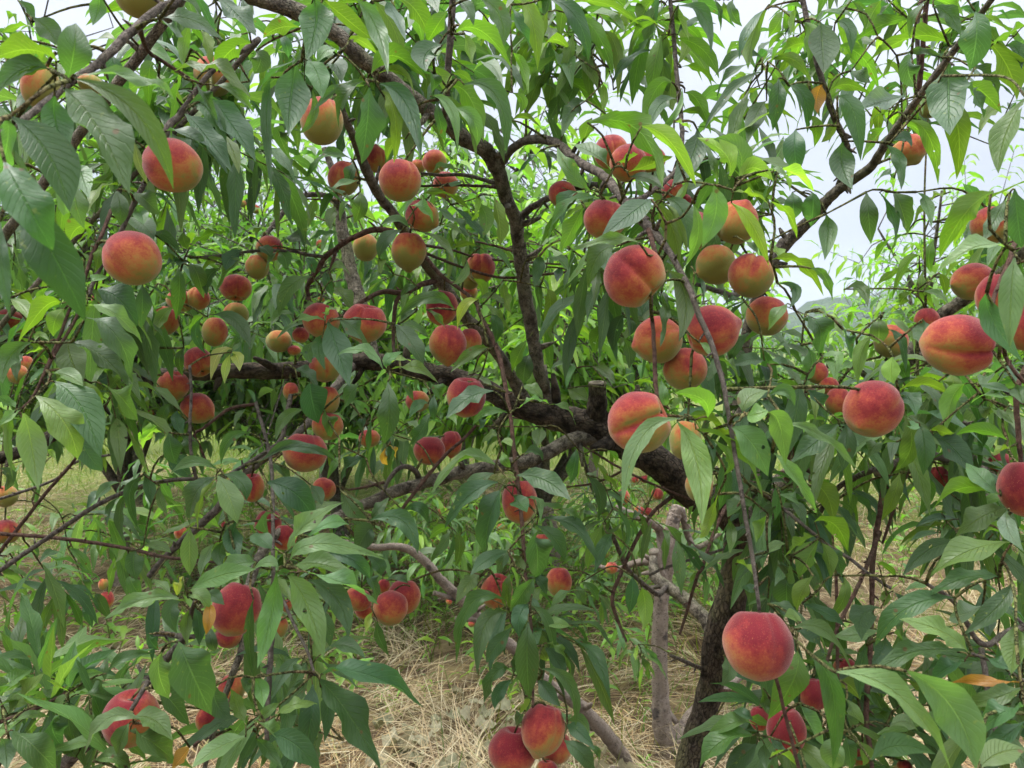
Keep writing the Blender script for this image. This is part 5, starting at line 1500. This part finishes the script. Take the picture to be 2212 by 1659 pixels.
1310 30 1400 80 1470 160 70 l 1.4
1580 0 1540 80 1530 170 70 c
2200 880 2130 940 2140 1020 120 d
1860 950 1870 1100 2000 1240 200 d
1810 430 1830 560 1860 650 110 d
690 140 600 220 530 380 80 d 1.8
@ 1 3 M 1.0
180 -40 130 350 10 800 240 l .88
270 -20 440 250 590 720 280 l .85
440 -30 780 80 1060 250 160 l .88
440 30 700 200 800 540 240 d .95
560 290 610 430 640 620 140 d 1.1
950 -20 1010 60 1040 230 110 d 1.1
1330 90 1240 20 1120 40 70 d 1.4
1050 390 1060 520 1150 690 80 m 1.4
1010 310 970 390 950 490 80 c 1.4
570 670 760 600 950 720 120 d .98
570 850 980 860 1450 1140 230 d .9
540 890 790 1180 1080 1680 280 d .88
490 930 470 1230 430 1560 220 d .93
450 880 380 1000 200 1150 140 d .95
440 740 370 850 270 1010 140 d .97
380 710 260 820 130 1080 130 d .97
160 1210 340 1110 540 1110 110 l .9
130 1370 330 1450 560 1680 240 d .88
-20 1250 120 1330 240 1440 170 l .88
30 1250 100 1170 200 1100 100 l .9
-20 880 40 980 60 1140 160 l .9
560 960 620 1150 590 1440 130 d
1940 0 1840 60 1720 250 110 m 1.2
2160 210 1850 250 1730 760 130 m 1.1
2170 310 1980 420 1910 850 190 d 1.05
2212 440 2080 600 1990 750 150 d 1.1
2212 810 2050 860 1960 1170 120 d 1.1
2212 890 2100 1000 2060 1150 130 d 1.1
2190 -20 2170 130 2180 330 100 m 1.1
0 1400 100 1500 240 1680 140 d .9
@ 2 3 M 1.1
190 20 100 130 -20 310 170 m 1.0
180 -20 260 60 300 160 110 d
150 240 70 340 60 530 170 d 1.0
140 400 130 700 150 1060 210 d 1.0
170 260 310 400 360 720 110 m
250 370 380 410 510 440 90 l
270 610 390 720 460 880 140 d
240 800 490 930 550 1300 130 d 1.0
230 890 310 1000 420 1130 160 d 1.05
300 580 420 650 510 850 60 m
220 610 270 680 300 740 100 y
60 880 30 900 -10 1000 90 d
160 1060 130 1130 60 1190 120 y
110 1170 60 1220 30 1290 90 d
470 1290 570 1340 720 1500 110 d 1.05
480 1250 590 1250 670 1370 130 m 1.05
450 1420 590 1530 720 1680 160 d 1.0
640 1480 740 1520 740 1650 60 m
420 1170 480 1230 500 1270 80 l
1040 0 1040 150 1010 330 140 d 1.5
1120 100 1150 250 1140 460 170 b 1.4
580 80 590 150 640 250 90 m 1.6
600 60 690 110 750 230 80 m 1.6
620 20 720 30 810 130 60 d 1.6
1130 620 1210 680 1300 790 50 l 2.2
1110 690 1160 780 1180 910 50 m 2.2
1060 650 1000 660 960 690 40 l 2.2
1090 590 1080 660 1070 730 50 b 2.2
2130 80 2060 120 1980 100 90 d 1.0
2212 190 2120 200 2030 260 70 m
1830 690 1880 800 1810 950 140 d .95
2115 1280 2000 1190 1905 1170 90 d 1.0
2110 1290 1880 1280 1660 1460 150 m 1.0
2090 1380 1830 1420 1620 1659 200 m .98
2120 1450 1990 1560 1840 1680 190 d .98
2120 1440 2100 1550 2080 1680 90 m
2180 1450 2190 1550 2200 1680 130 d .95
2170 970 2180 1100 2220 1200 100 m
@ 3 3 R 1.0
170 0 160 140 170 290 180 d
390 0 290 140 250 300 150 y .95
500 30 460 100 390 190 90 m
650 0 660 180 520 380 110 y
210 450 500 480 730 830 110 m .85
260 400 230 350 140 350 120 l .9
0 240 150 280 350 420 100 d .95
290 240 500 330 680 450 110 d
980 280 820 340 810 560 170 d
960 470 760 510 570 520 160 l
1610 190 1200 280 920 610 230 d .85
1730 660 1500 480 1130 370 170 l .8
1650 660 1250 660 870 880 190 d .82
1700 740 1560 790 1400 920 160 d .82
1200 820 1600 1150 1800 1680 360 l .6
590 830 1150 1050 1580 1680 230 l .6
2230 930 1870 910 1520 930 90 o .8
2200 960 1980 1050 1700 1130 200 m .78
2230 1130 2000 1200 1800 1400 220 d .7
2230 1250 2000 1420 1830 1560 160 d .7
1830 1659 2000 1530 2230 1500 200 m .65
2110 60 1980 270 1700 500 200 d .8
2000 10 1700 20 1360 190 150 d .85
1850 260 1700 330 1570 350 200 p .9
2140 410 2130 620 2100 850 170 m .75
1640 80 1780 110 1910 180 90 d
1090 490 1170 560 1270 660 150 m .95
1010 520 980 640 900 760 170 d
1020 110 1020 180 1000 270 90 m
1430 100 1330 70 1180 130 70 l
350 660 560 1000 560 1659 190 m .75
260 640 220 900 0 1240 260 y .95
270 1100 350 1250 490 1480 190 l .95
610 1400 560 1530 570 1680 170 l .9
20 1390 80 1460 180 1550 80 d
10 1580 120 1540 250 1640 110 b .9
670 1380 700 1500 720 1680 120 d
760 1440 820 1520 820 1640 130 m .95
890 1600 1100 1470 1450 1540 180 d .8
620 900 720 960 800 1070 160 y 1.05
640 1020 740 1170 830 1280 90 m
640 1150 790 1310 1010 1420 80 m
1050 1300 1180 1260 1300 1340 110 l .95
850 600 800 800 790 1060 130 d
230 470 400 560 500 700 160 d .95
1080 130 1150 220 1170 300 80 d
1880 700 2030 770 2200 850 120 d .8
"""
def facing(P0, P1, kind, r):
    """which way the upper side of a leaf looks: kinds y and b show their underside"""
    c = unit(CAM - (P0 + P1) / 2); n = len(P0); up = np.array([0, 0, 1.0])
    back = np.array([k in 'yb' for k in kind])
    a = np.where(back, -1.0, 1.0)[:, None]
    v = np.where(back[:, None], -.75 * c + .80 * up, .72 * c + .62 * up)
    T = unit(P1 - P0); sd = np.cross(T, c)
    v = v - (v * T).sum(1, keepdims=True) * T
    v = unit(v) + sd * r.normal(0, .28, (n, 1))
    vis = np.abs((unit(v) * c).sum(1))
    return unit(v), vis
rows, T_, D_ = [], '', 1.0
for k in LEAVES.strip().splitlines():
    q = k.split()
    if q[0] == '@': tc_, tr_, tree_, dd = int(q[1]), int(q[2]), q[3], float(q[4]); continue
    v = list(map(float, q[:7])); ox, oy = 553 * tc_, 414.75 * tr_
    rows.append((tree_, q[7], float(q[8]) if len(q) > 8 else dd, *[ox + c / 4 if i % 2 == 0 else oy + c / 4 for i, c in enumerate(v[:6])], v[6] / 4))
kinds = [r[1] for r in rows]; tr = np.array([r[0] for r in rows]); G = np.array([r[2:] for r in rows], float)
n = len(rows); d = G[:, 0]
d0 = d * (1 + rng.normal(0, .012, n)); dm = d0 - rng.uniform(-.010, .022, n); d1 = d0 + rng.normal(0, .028, n)
P0, Pm, P1 = at(G[:, 1], G[:, 2], d0), at(G[:, 3], G[:, 4], dm), at(G[:, 5], G[:, 6], d1)
NN, vis = facing(P0, P1, kinds, rng)
W = G[:, 7] * d / FPX / np.clip(vis, .72, 1) * .95
V, F, UV = leaf_geo(P0, Pm, P1, W, NN, 11, 5, fold=.42, wave=.075)
TI = tint_of(kinds)
area = G[:, 7] * np.hypot(G[:, 5] - G[:, 1], G[:, 6] - G[:, 2])
EXTRA = {k: Join() for k in TREES}
for t in TREES:
    idx = np.where(tr == t)[0]
    if not len(idx): continue
    idx = idx[np.argsort(-area[idx])]
    for i in idx[:298]:
        o = mesh_obj('leaf', V[i], F, LEAF, None, True, UV, TI[i]); under(o, t)
    for i in idx[298:]: EXTRA[t].add(V[i], F, UV, TI[i])
    # the shoots that carry them: leaves whose stalks start close together share one
    done = np.zeros(n, bool); nodes = []; n0 = None
    for i in idx:
        if done[i]: continue
        near = idx[np.linalg.norm(P0[idx] - P0[i], axis=1) < .035]; done[near] = True
        node = P0[near].mean(0)
        nodes.append(node)
        for j in near:
            L = np.linalg.norm(P0[j] - node)
            if L > .003:
                Vt, Ft = tube(spline(np.array([node, (node + P0[j]) / 2 + [0, 0, .002], P0[j] + (Pm[j] - P0[j]) * .03]), 4), np.full(4, .0009), 5); TW[t].add(Vt, Ft)
    grow_all(t, nodes, .0015, .02, .015, .5)

# ---------------------------------------------------------------- the rest of the crowns: leafy shoots grown from the limbs
def shoots(t, base, tip, L, r, per=13, kinds='ddddmmmyl', droop=.75, na=8, nc=5, lift=.0, wr=(.18, .235)):
    """leafy shoots from base to tip (n,3): leaves of length L spread round each, drooping"""
    n = len(base); up = np.array([0, 0, 1.0]); ax = unit(tip - base)
    Ls = np.linalg.norm(tip - base, axis=1)
    a_, b_, c_, w_, n_, k_ = [], [], [], [], [], []
    for i in range(n):
        m = max(4, int(per * r.uniform(.7, 1.25))); s = np.linspace(.18, 1.0, m) + r.normal(0, .02, m)
        az = np.arange(m) * 2.399 + r.uniform(0, 6.28)
        e1 = unit(np.cross(ax[i], [.13, .9, .31])); e2 = np.cross(ax[i], e1)
        rad = np.cos(az)[:, None] * e1 + np.sin(az)[:, None] * e2
        fwd = np.clip((s - .75) * 2.5, 0, .8)[:, None]
        dr = unit(rad * (1 - fwd * .5) + ax[i] * (.35 + fwd) + up * lift)
        g = droop * r.uniform(.45, 1.3, (m, 1))
        p0 = base[i] + (tip[i] - base[i]) * s[:, None] + r.normal(0, .003, (m, 3))
        ln = L * r.uniform(.75, 1.4, m)[:, None]
        pm = p0 + unit(dr - up * g * .35) * ln * .5
        p1 = pm + unit(dr * .8 - up * g * 1.25) * ln * .52
        a_.append(p0); b_.append(pm); c_.append(p1); w_.append(ln[:, 0] * r.uniform(*wr, m))
        nn = unit(up * 1.0 + rad * .3 + r.normal(0, .3, (m, 3))); n_.append(nn); k_ += list(r.choice(list(kinds), m))
    return (*map(np.vstack, (a_, b_, c_)), np.concatenate(w_), np.vstack(n_), k_)
CLUMPS = """
L 280 190 300 210 1.15 1.75 22 .115 h ddddmmmyl
L 120 690 190 220 1.1 1.6 10 .12 h ddddmmmyl
L 200 1060 230 130 1.7 2.3 5 .11 h dmmll
L 210 1540 250 110 1.0 1.45 8 .11 s ddmml
L 40 1250 110 90 1.5 2.0 3 .11 h dmml
M 780 110 240 150 1.42 1.9 18 .12 h ddddmmmy
M 1200 90 130 95 1.35 1.9 6 .12 u dmmyy
M 1440 110 95 110 1.4 1.8 3 .12 u dmmyy
M 1900 140 330 160 1.6 2.2 14 .12 u ddddmmmy
M 1480 410 210 75 1.12 1.5 9 .105 s ddmmly
M 1460 620 230 150 1.3 1.75 6 .11 h dddmm
M 640 600 270 170 2.0 2.5 10 .11 h dddmmm
M 900 480 170 130 1.95 2.4 8 .11 h dddmmy
M 1080 600 140 150 2.0 2.4 7 .11 h mmyyb
M 850 860 270 90 2.0 2.4 5 .11 h dddmm
M 600 1190 200 160 1.6 2.0 5 .11 s dddmml
M 1130 1260 40 180 1.3 1.5 2 .115 h dddmm
M 600 1540 120 100 1.05 1.35 3 .11 s ddmml
M 1600 900 90 150 1.3 1.75 5 .11 h dddmm
M 1620 1120 110 70 1.2 1.6 5 .11 h dddmm
M 1320 1130 90 110 1.7 2.1 3 .10 h dmm
R 1960 865 240 140 1.15 1.75 15 .115 h dddmmmy
R 2110 1090 90 110 1.2 1.7 4 .12 h ddmmmy
R 2040 1500 210 160 1.05 1.6 10 .12 s dddmmm
R 2130 480 80 190 1.3 1.8 4 .12 h ddmmyy
R 1760 1560 110 100 1.1 1.5 5 .11 s dddmm
P 1000 1130 190 60 3.5 4.1 22 .10 h bllmb
P 1430 1065 110 60 3.2 3.7 12 .10 h bllmb
P 1330 1110 90 80 3.2 3.8 8 .10 h bllm
P 1440 1190 150 90 2.8 3.3 9 .11 h mmll
P 960 1170 170 90 2.6 3.2 9 .11 h mmll
P 1320 1330 110 70 2.8 3.2 2 .11 h mm
"""
FOL = {k: Join() for k in TREES}; BASES = {k: [] for k in TREES}; CAND = {k: [] for k in TREES}
for row in CLUMPS.strip().splitlines():
    q = row.split(); t = q[0]; cx, cy, rx, ry, da, db = map(float, q[1:7]); ns = int(q[7]); L = float(q[8]); mode, kd = q[9], q[10]
    th = rng.uniform(0, 6.283, ns); ra = np.sqrt(rng.uniform(0, 1, ns))
    mid = at(cx + rx * ra * np.cos(th), cy + ry * ra * np.sin(th), rng.uniform(da, db, ns))
    dirs = rng.normal(0, 1, (ns, 3)); dirs[:, 2] = {'h': -rng.uniform(.1, 1.1, ns), 'u': rng.uniform(.6, 1.6, ns), 's': rng.uniform(-.1, .7, ns)}[mode]
    dirs = unit(dirs); ln = rng.uniform(.12, .26, ns)[:, None]
    base, tip = mid - dirs * ln / 2, mid + dirs * ln / 2
    for b_, e_ in zip(base, tip):
        BASES[t].append(b_)
        Vt, Ft = tube(spline(np.array([b_, (b_ + e_) / 2 + rng.normal(0, .006, 3), e_]), 6), np.linspace(.0018, .0009, 6), 6); TW[t].add(Vt, Ft)
    a, b, c, w_, nn, kk = shoots(t, base, tip, L, rng, 17, kd, droop={'h': .8, 'u': 1.0, 's': .35}[mode])
    Vv, Ff, Uu = leaf_geo(a, b, c, w_, nn, 8, 5)
    tt = tint_of(kk); nv = Vv.shape[1]
    c3 = (a + c) / 2 - CAM; dep = c3 @ FWD; px = np.abs(c3 @ RIGHT) / dep * FPX; py = np.abs(c3 @ UP) / dep * FPX
    sz = np.linalg.norm(np.cross(c - a, unit(c3)), axis=1) / dep * ((px < 1080) & (py < 810))
    keepm = np.ones(len(Vv), bool)                    # the crown is thin where fruit hangs in the open and where the sky shows between the limbs
    for f_ in (.15, .5, .85):
        q3 = a + (c - a) * f_ - CAM; dq = q3 @ FWD; qx, qy = CX + q3 @ RIGHT / dq * FPX, CY - q3 @ UP / dq * FPX
        for fx, fy, fr, fd in FRUIT: keepm &= ~((np.hypot(qx - fx, qy - fy) < fr * .95) & (dq < fd))
        keepm &= ~((qx > 1690) & (qx < 1850) & (qy > 470) & (qy < 645))
    for i in np.where(keepm)[0]: CAND[t].append((sz[i], Vv[i], Ff, Uu, tt[i]))
    continue
    FOL[t].add(Vv.reshape(-1, 3), (Ff[None] + np.arange(len(Vv))[:, None, None] * nv).reshape(-1, 4), np.tile(Uu, (len(Vv), 1)), np.repeat(tt, nv, 0))
for t in TREES:
    grow_all(t, BASES[t], .0018, .02, .03, 1.2 if t == "P" else .6)
    room = 298 - min(298, int((tr == t).sum())); CAND[t].sort(key=lambda q: -q[0])
    for _, v_, f_, u_, t_ in CAND[t][:room]: under(mesh_obj('leaf', v_, f_, LEAF, None, True, u_, t_), t)
    for _, v_, f_, u_, t_ in CAND[t][room:]: FOL[t].add(v_, f_, u_, t_)
    if EXTRA[t].n:
        FOL[t].add(np.vstack(EXTRA[t].V), np.vstack(EXTRA[t].F), np.vstack(EXTRA[t].U), np.vstack(EXTRA[t].T))
    o = FOL[t].build('foliage', LEAF)
    if o: tag(under(o, t), kind='stuff')
    o = TW[t].build('shoots', TWIG_GREEN if t in 'MR' else TWIG_GREEN)
    if o: tag(under(o, t), kind='stuff')
# ---------------------------------------------------------------- the rows of peach trees behind
def orchard_tree(x, y, h, wd, seed, nleaf, label, L=.14, kinds='mmlllbbd', keep=0):
    r = np.random.default_rng(seed); z0 = float(ground_z(x, y))
    e = empty('peach_tree', (x, y, z0), label, 'tree', 'peach trees of the orchard'); loc = Vector(e.location)
    def own(o):
        o.parent = e; o.matrix_parent_inverse = Matrix.Translation(-loc); return o
    base = np.array([x, y, z0])
    tk = np.array([[x, y, z0 - .1, .07], [x + r.normal(0, .03), y, z0 + .25, .058], [x + r.normal(0, .06), y + r.normal(0, .05), z0 + .55, .05]])
    Q = spline(tk, 12); V, F, U = tube(Q[:, :3], Q[:, 3], 10, .15, seed, cyl=True); own(mesh_obj('trunk', V, F, BARK_PALE if seed % 2 else BARK_GREY, None, True, None, U))
    fork = tk[-1, :3]; nl = int(r.integers(4, 7)); ends = []
    for i in range(nl):
        az = i * 2 * math.pi / nl + r.uniform(-.4, .4); el = r.uniform(.55, 1.4)
        tip = fork + np.array([math.cos(az) * wd * r.uniform(.6, 1), math.sin(az) * wd * r.uniform(.6, 1), (h - .55) * math.sin(el) * r.uniform(.8, 1)])
        m_ = fork * .5 + tip * .5 + [0, 0, .12] + r.normal(0, .07, 3)
        Q = spline(np.array([[*fork, .035], [*m_, .020], [*tip, .007]]), 18); V, F, U = tube(Q[:, :3], Q[:, 3], 8, .12, seed + i, cyl=True)
        own(mesh_obj('branch', V, F, BARK_GREY, None, True, None, U)); ends.append(Q)
    pts = np.vstack(ends); pts = pts[r.permutation(len(pts))]
    ns = nleaf // 13; src = pts[r.integers(0, len(pts), ns), :3]
    off = r.normal(0, 1, (ns, 3)) * np.array([.34, .34, .26]) * wd / 1.1
    bs = src + off; bs[:, 2] = np.where(bs[:, 2] < z0 + 1.0, z0 + 1.0 + r.uniform(0, .6, ns), np.minimum(bs[:, 2], z0 + h * .97))
    d_ = unit(r.normal(0, 1, (ns, 3)) + np.array([0, 0, .35]) + unit(bs - fork) * .8); tips = bs + d_ * r.uniform(.18, .38, (ns, 1))
    J = Join()
    for b_, e_ in zip(bs, tips):
        i = int(np.linalg.norm(pts[:, :3] - b_, axis=1).argmin()); q = pts[i, :3]
        V, F = tube(np.array([q, (q + b_) / 2 + [0, 0, .04], b_, e_]), np.array([.005, .004, .003, .0015]), 5); J.add(V, F)
    tag(own(J.build('twigs', TWIG_GREY)), kind='stuff')
    a, b, c, w_, nn, kk = shoots(None, bs, tips, L, r, 13, kinds, droop=.8, wr=(.21, .28))
    Vv, Ff, Uu = leaf_geo(a, b, c, w_, nn, 6, 3, r=r); tt = tint_of(kk, r); nv = Vv.shape[1]
    near = np.argsort(np.linalg.norm((a + c) / 2 - CAM, axis=1))
    mask = np.ones(len(Vv), bool)
    for i in near[:keep]:
        own(mesh_obj('leaf', Vv[i], Ff, LEAF_FAR, None, True, Uu, tt[i])); mask[i] = False
    Vv, tt = Vv[mask], tt[mask]
    o = mesh_obj('crown', Vv.reshape(-1, 3), (Ff[None] + np.arange(len(Vv))[:, None, None] * nv).reshape(-1, 4), LEAF_FAR, None, True, np.tile(Uu, (len(Vv), 1)), np.repeat(tt, nv, 0))
    own(o); return e
BACK = [  # x, y, height, spread, leaves, label
    (-2.5, 4.9, 3.5, 1.3, 9500, 'leafy orchard tree behind the branches at the far left edge', 100),
    (-1.15, 5.2, 3.3, 1.4, 10500, 'leafy orchard tree behind the lone bright peach at left', 100),
    (.22, 4.8, 2.5, 1.0, 6500, 'bright green orchard tree behind the upright dark stem in the centre', 100),
    (-3.6, 7.4, 3.4, 1.5, 4000, 'orchard tree of the second row beyond the left edge trees', 0),
    (-1.9, 7.8, 3.4, 1.5, 4000, 'second row orchard tree showing between the two leafy ones at left', 0),
    (-.5, 8.2, 3.2, 1.5, 4000, 'second row orchard tree behind the leaning grey branch', 0),
    (.9, 8.6, 2.9, 1.3, 3000, 'second row orchard tree behind the peach trio', 0),
    (2.35, 7.2, 1.5, .8, 1500, 'low orchard tree behind the trunk fork towards the green field', 0),
    (3.5, 5.6, 2.75, .9, 2300, 'young bright orchard tree rising at the right edge before the hills', 0),
    (5.0, 8.4, 1.45, 1.0, 1500, 'orchard tree beyond the right edge below the hills', 0),
    (-5.5, 10.8, 3.1, 1.5, 1500, 'third row orchard tree farthest to the left', 0),
    (-3.2, 11.2, 3.1, 1.5, 1500, 'third row orchard tree seen over the left row', 0),
    (-.9, 11.6, 3.0, 1.5, 1500, 'third row orchard tree deep behind the picture centre', 0),
    (1.4, 12.0, 2.5, 1.4, 1200, 'third row orchard tree deep behind the peach trio', 0)]
for i, (x, y, h, wd, nl, lab, kp) in enumerate(BACK): orchard_tree(x, y, h, wd, 31 + i * 3, nl, lab, keep=kp, kinds='bbbbl' if i in (2, 8) else 'mmlllbb')
# low branches of rear trees that trail near the ground behind the trunk, and weeds
def strips(p, dirs, L, wdt, bend, tint, r, name, mat, seg=3):
    """grass: bent strips, two-sided ribbons with seg pieces"""
    n = len(p); up = np.array([0, 0, 1.0]); t = np.linspace(0, 1, seg + 1)
    side = unit(np.cross(dirs, up + r.normal(0, .6, (n, 3))))
    V = np.empty((n, seg + 1, 2, 3))
    for i, ti in enumerate(t):
        c = p + dirs * (L * ti)[:, None] + (bend * ti * ti)[:, None] * np.c_[r.normal(0, .1, (n, 2)) * 0, -np.ones(n)] + side * (bend * .6 * ti * ti)[:, None]
        w_ = (wdt * (1 - .8 * ti ** 2))[:, None]
        V[:, i, 0] = c - side * w_ / 2; V[:, i, 1] = c + side * w_ / 2
    k = np.arange(seg) * 2; F = np.stack([k, k + 1, k + 3, k + 2], -1); nv = 2 * (seg + 1)
    o = mesh_obj(name, V.reshape(-1, 3), (F[None] + np.arange(n)[:, None, None] * nv).reshape(-1, 4), mat, None, True, None, np.repeat(tint, nv, 0))
    return tag(o, kind='stuff')
def scatter(n, y0, y1, r, margin=1.15, pw=1.0):
    y = y0 + (y1 - y0) * r.uniform(0, 1, n) ** pw; x = r.uniform(-1, 1, n) * (y * .70 * margin + .3)
    return x, y
r = np.random.default_rng(11)
n = 80000
x, y = scatter(n, 1.7, 9.5, r, pw=1.5)
nz = np.array([mnoise.noise(Vector((a * 1.7, b * 1.7, 9))) for a, b in zip(x, y)]); n2 = np.array([mnoise.noise(Vector((a * 4.5, b * 4.5, 2))) for a, b in zip(x, y)])
keep = n2 > r.uniform(-.55, .25, n); x, y, nz, n2 = x[keep], y[keep], nz[keep], n2[keep]; n = len(x)
az = nz * 7 + r.normal(0, .75, n); el = np.abs(r.normal(0, .34, n)) + .02
dirs = np.c_[np.cos(az) * np.cos(el), np.sin(az) * np.cos(el), np.sin(el)]
L = r.uniform(.07, .34, n); p = np.c_[x, y, ground_z(x, y) + r.uniform(0, .04, n) + np.maximum(n2, 0) * r.uniform(0, .16, n)]
cols = np.array([(.40, .285, .14), (.46, .37, .22), (.33, .215, .11), (.54, .47, .32), (.18, .11, .06), (.26, .26, .10)])
sh = np.clip(.5 + nz * 1.2, 0, 1)[:, None]
tint = (cols[r.choice(6, n, p=[.26, .24, .14, .16, .12, .08])] * (1 - .55 * sh) + .55 * sh * np.array([.40, .35, .24])) * r.uniform(.75, 1.2, (n, 1))
strips(p, dirs, L, r.uniform(.0016, .0045, n), r.uniform(.0, .06, n) * (el > .15), tint, r, 'dry_grass', STRAW)
n = 36000
x, y = scatter(n, 2.4, 16, r, pw=.8)
nzv = np.array([mnoise.noise(Vector((a * .9, b * .9, 5))) for a, b in zip(x, y)]); keep = nzv + .04 * (y - 3.2) + .22 * (x > .4) * (y > 3) > .02
x, y = x[keep], y[keep]; n = len(x); az = r.uniform(0, 6.283, n); el = r.uniform(.7, 1.5, n)
dirs = np.c_[np.cos(az) * np.cos(el), np.sin(az) * np.cos(el), np.sin(el)]
p = np.c_[x, y, ground_z(x, y)]
tint = np.array([(.10, .18, .03)]) * r.uniform(.7, 1.5, (n, 1)) * np.c_[r.uniform(.8, 1.7, n), np.ones(n), r.uniform(.6, 1.3, n)]
strips(p, dirs, r.uniform(.05, .20, n) * (1 + .03 * y), r.uniform(.002, .006, n) * (1 + .05 * y), r.uniform(.0, .05, n), tint, r, 'green_grass', GREEN)
# leafy weeds and suckers: sprays of lance leaves, thick behind the left side and the middle
def weeds(cx, cy, sx, sy, ns, hmin, hmax, seed, name='weeds', kinds='bblbb', L=.10):
    r = np.random.default_rng(seed); x = r.normal(cx, sx, ns); y = np.maximum(r.normal(cy, sy, ns), 2.3); b_ = np.c_[x, y, ground_z(x, y)]
    d_ = unit(np.c_[r.normal(0, .35, (ns, 2)), np.ones(ns)]); t_ = b_ + d_ * r.uniform(hmin, hmax, (ns, 1))
    a, b, c, w_, nn, kk = shoots(None, b_, t_, L, r, 12, kinds, droop=.45, wr=(.2, .27))
    Vv, Ff, Uu = leaf_geo(a, b, c, w_, nn, 6, 3, r=r); tt = tint_of(kk, r); nv = Vv.shape[1]
    J = Join(); J.add(Vv.reshape(-1, 3), (Ff[None] + np.arange(len(Vv))[:, None, None] * nv).reshape(-1, 4), np.tile(Uu, (len(Vv), 1)), np.repeat(tt, nv, 0))
    for p_, q_ in zip(b_, t_):
        V, F = tube(np.array([p_, (p_ + q_) / 2, q_]), np.array([.003, .0025, .0012]), 5); J.add(V, F, np.zeros((len(V), 2)), (.10, .13, .03))
    return tag(J.build(name, LEAF_FAR), kind='stuff')
weeds(-2.0, 5.2, 1.3, .8, 120, .15, .55, 5)
weeds(-1.3, 3.7, .8, .35, 40, .12, .4, 15)
weeds(-.4, 5.0, .8, .7, 110, .15, .55, 6)
weeds(.55, 4.7, .5, .6, 80, .2, .6, 7)
weeds(2.2, 5.2, .9, .7, 40, .15, .4, 8)
weeds(.2, 3.3, 1.5, .5, 60, .05, .16, 9, L=.05)
# pale withered broad leaves lying crumpled on the straw in front
J = Join(); r = np.random.default_rng(23)
spots = [(x_, y_) for x_, y_ in ((985, 1540), (1065, 1580), (1010, 1610), (900, 1590), (960, 1640), (1030, 1648), (700, 1600), (740, 1620), (1100, 1530), (1130, 1640), (1040, 1500), (860, 1630), (1250, 1640), (1380, 1640), (930, 1560), (1085, 1620), (790, 1640))]
for x_, y_ in spots:
    ray = unit(at(x_, y_, 1.0) - CAM); s = -(CAM[2] - .03) / ray[2]; c = CAM + ray * s
    for _ in range(int(r.integers(2, 5))):
        q = c + np.r_[r.normal(0, .09, 2), r.uniform(-.01, .03)]; a0 = r.uniform(0, 6.28); sz = r.uniform(.022, .05); m = 9
        u, v = np.meshgrid(np.linspace(-1, 1, m), np.linspace(-1, 1, m)); rr = np.maximum(np.abs(u), np.abs(v)) / np.maximum(np.hypot(u, v), 1e-6)
        U_, V_ = u * rr * (1 + .14 * np.sin(5 * np.arctan2(v, u))), v * rr * .75
        zz = np.array([mnoise.noise(Vector((i * 1.9 + x_, j * 1.9, y_ + _))) for i, j in zip(U_.ravel(), V_.ravel())]).reshape(m, m) * .8 + .3 * (U_ ** 2)
        ca, sa = math.cos(a0), math.sin(a0)
        P = np.stack([q[0] + sz * (ca * U_ - sa * V_), q[1] + sz * (sa * U_ + ca * V_), q[2] + sz * zz], -1).reshape(-1, 3)
        i = np.arange(m - 1)[:, None] * m; j = np.arange(m - 1)[None]
        J.add(P, np.stack([i + j, i + j + 1, i + m + j + 1, i + m + j], -1).reshape(-1, 4), None, np.array([(.20, .195, .12), (.16, .14, .08), (.25, .23, .15)])[r.integers(3)])
tag(J.build('withered_leaf_litter', LITTER), kind='stuff')

# ---------------------------------------------------------------- air
m, t, out = material('thin_haze')
pv = N(t, 'ShaderNodeVolumePrincipled'); pv.inputs['Color'].default_value = (.80, .89, 1, 1); pv.inputs['Density'].default_value = HAZE; pv.inputs['Anisotropy'].default_value = .2
t.links.new(pv.outputs[0], out.inputs['Volume'])
hx, hy0, hy1, hz0, hz1 = 1450, -700, 880, -3.5, 62
V = np.array([(a, b, c) for c in (hz0, hz1) for b in (hy0, hy1) for a in (-hx, hx)], float)
F = np.array([(0, 2, 3, 1), (4, 5, 7, 6), (0, 1, 5, 4), (2, 6, 7, 3), (0, 4, 6, 2), (1, 3, 7, 5)])
if HAZE: tag(mesh_obj('haze', V, F, m, None, False), kind='stuff')
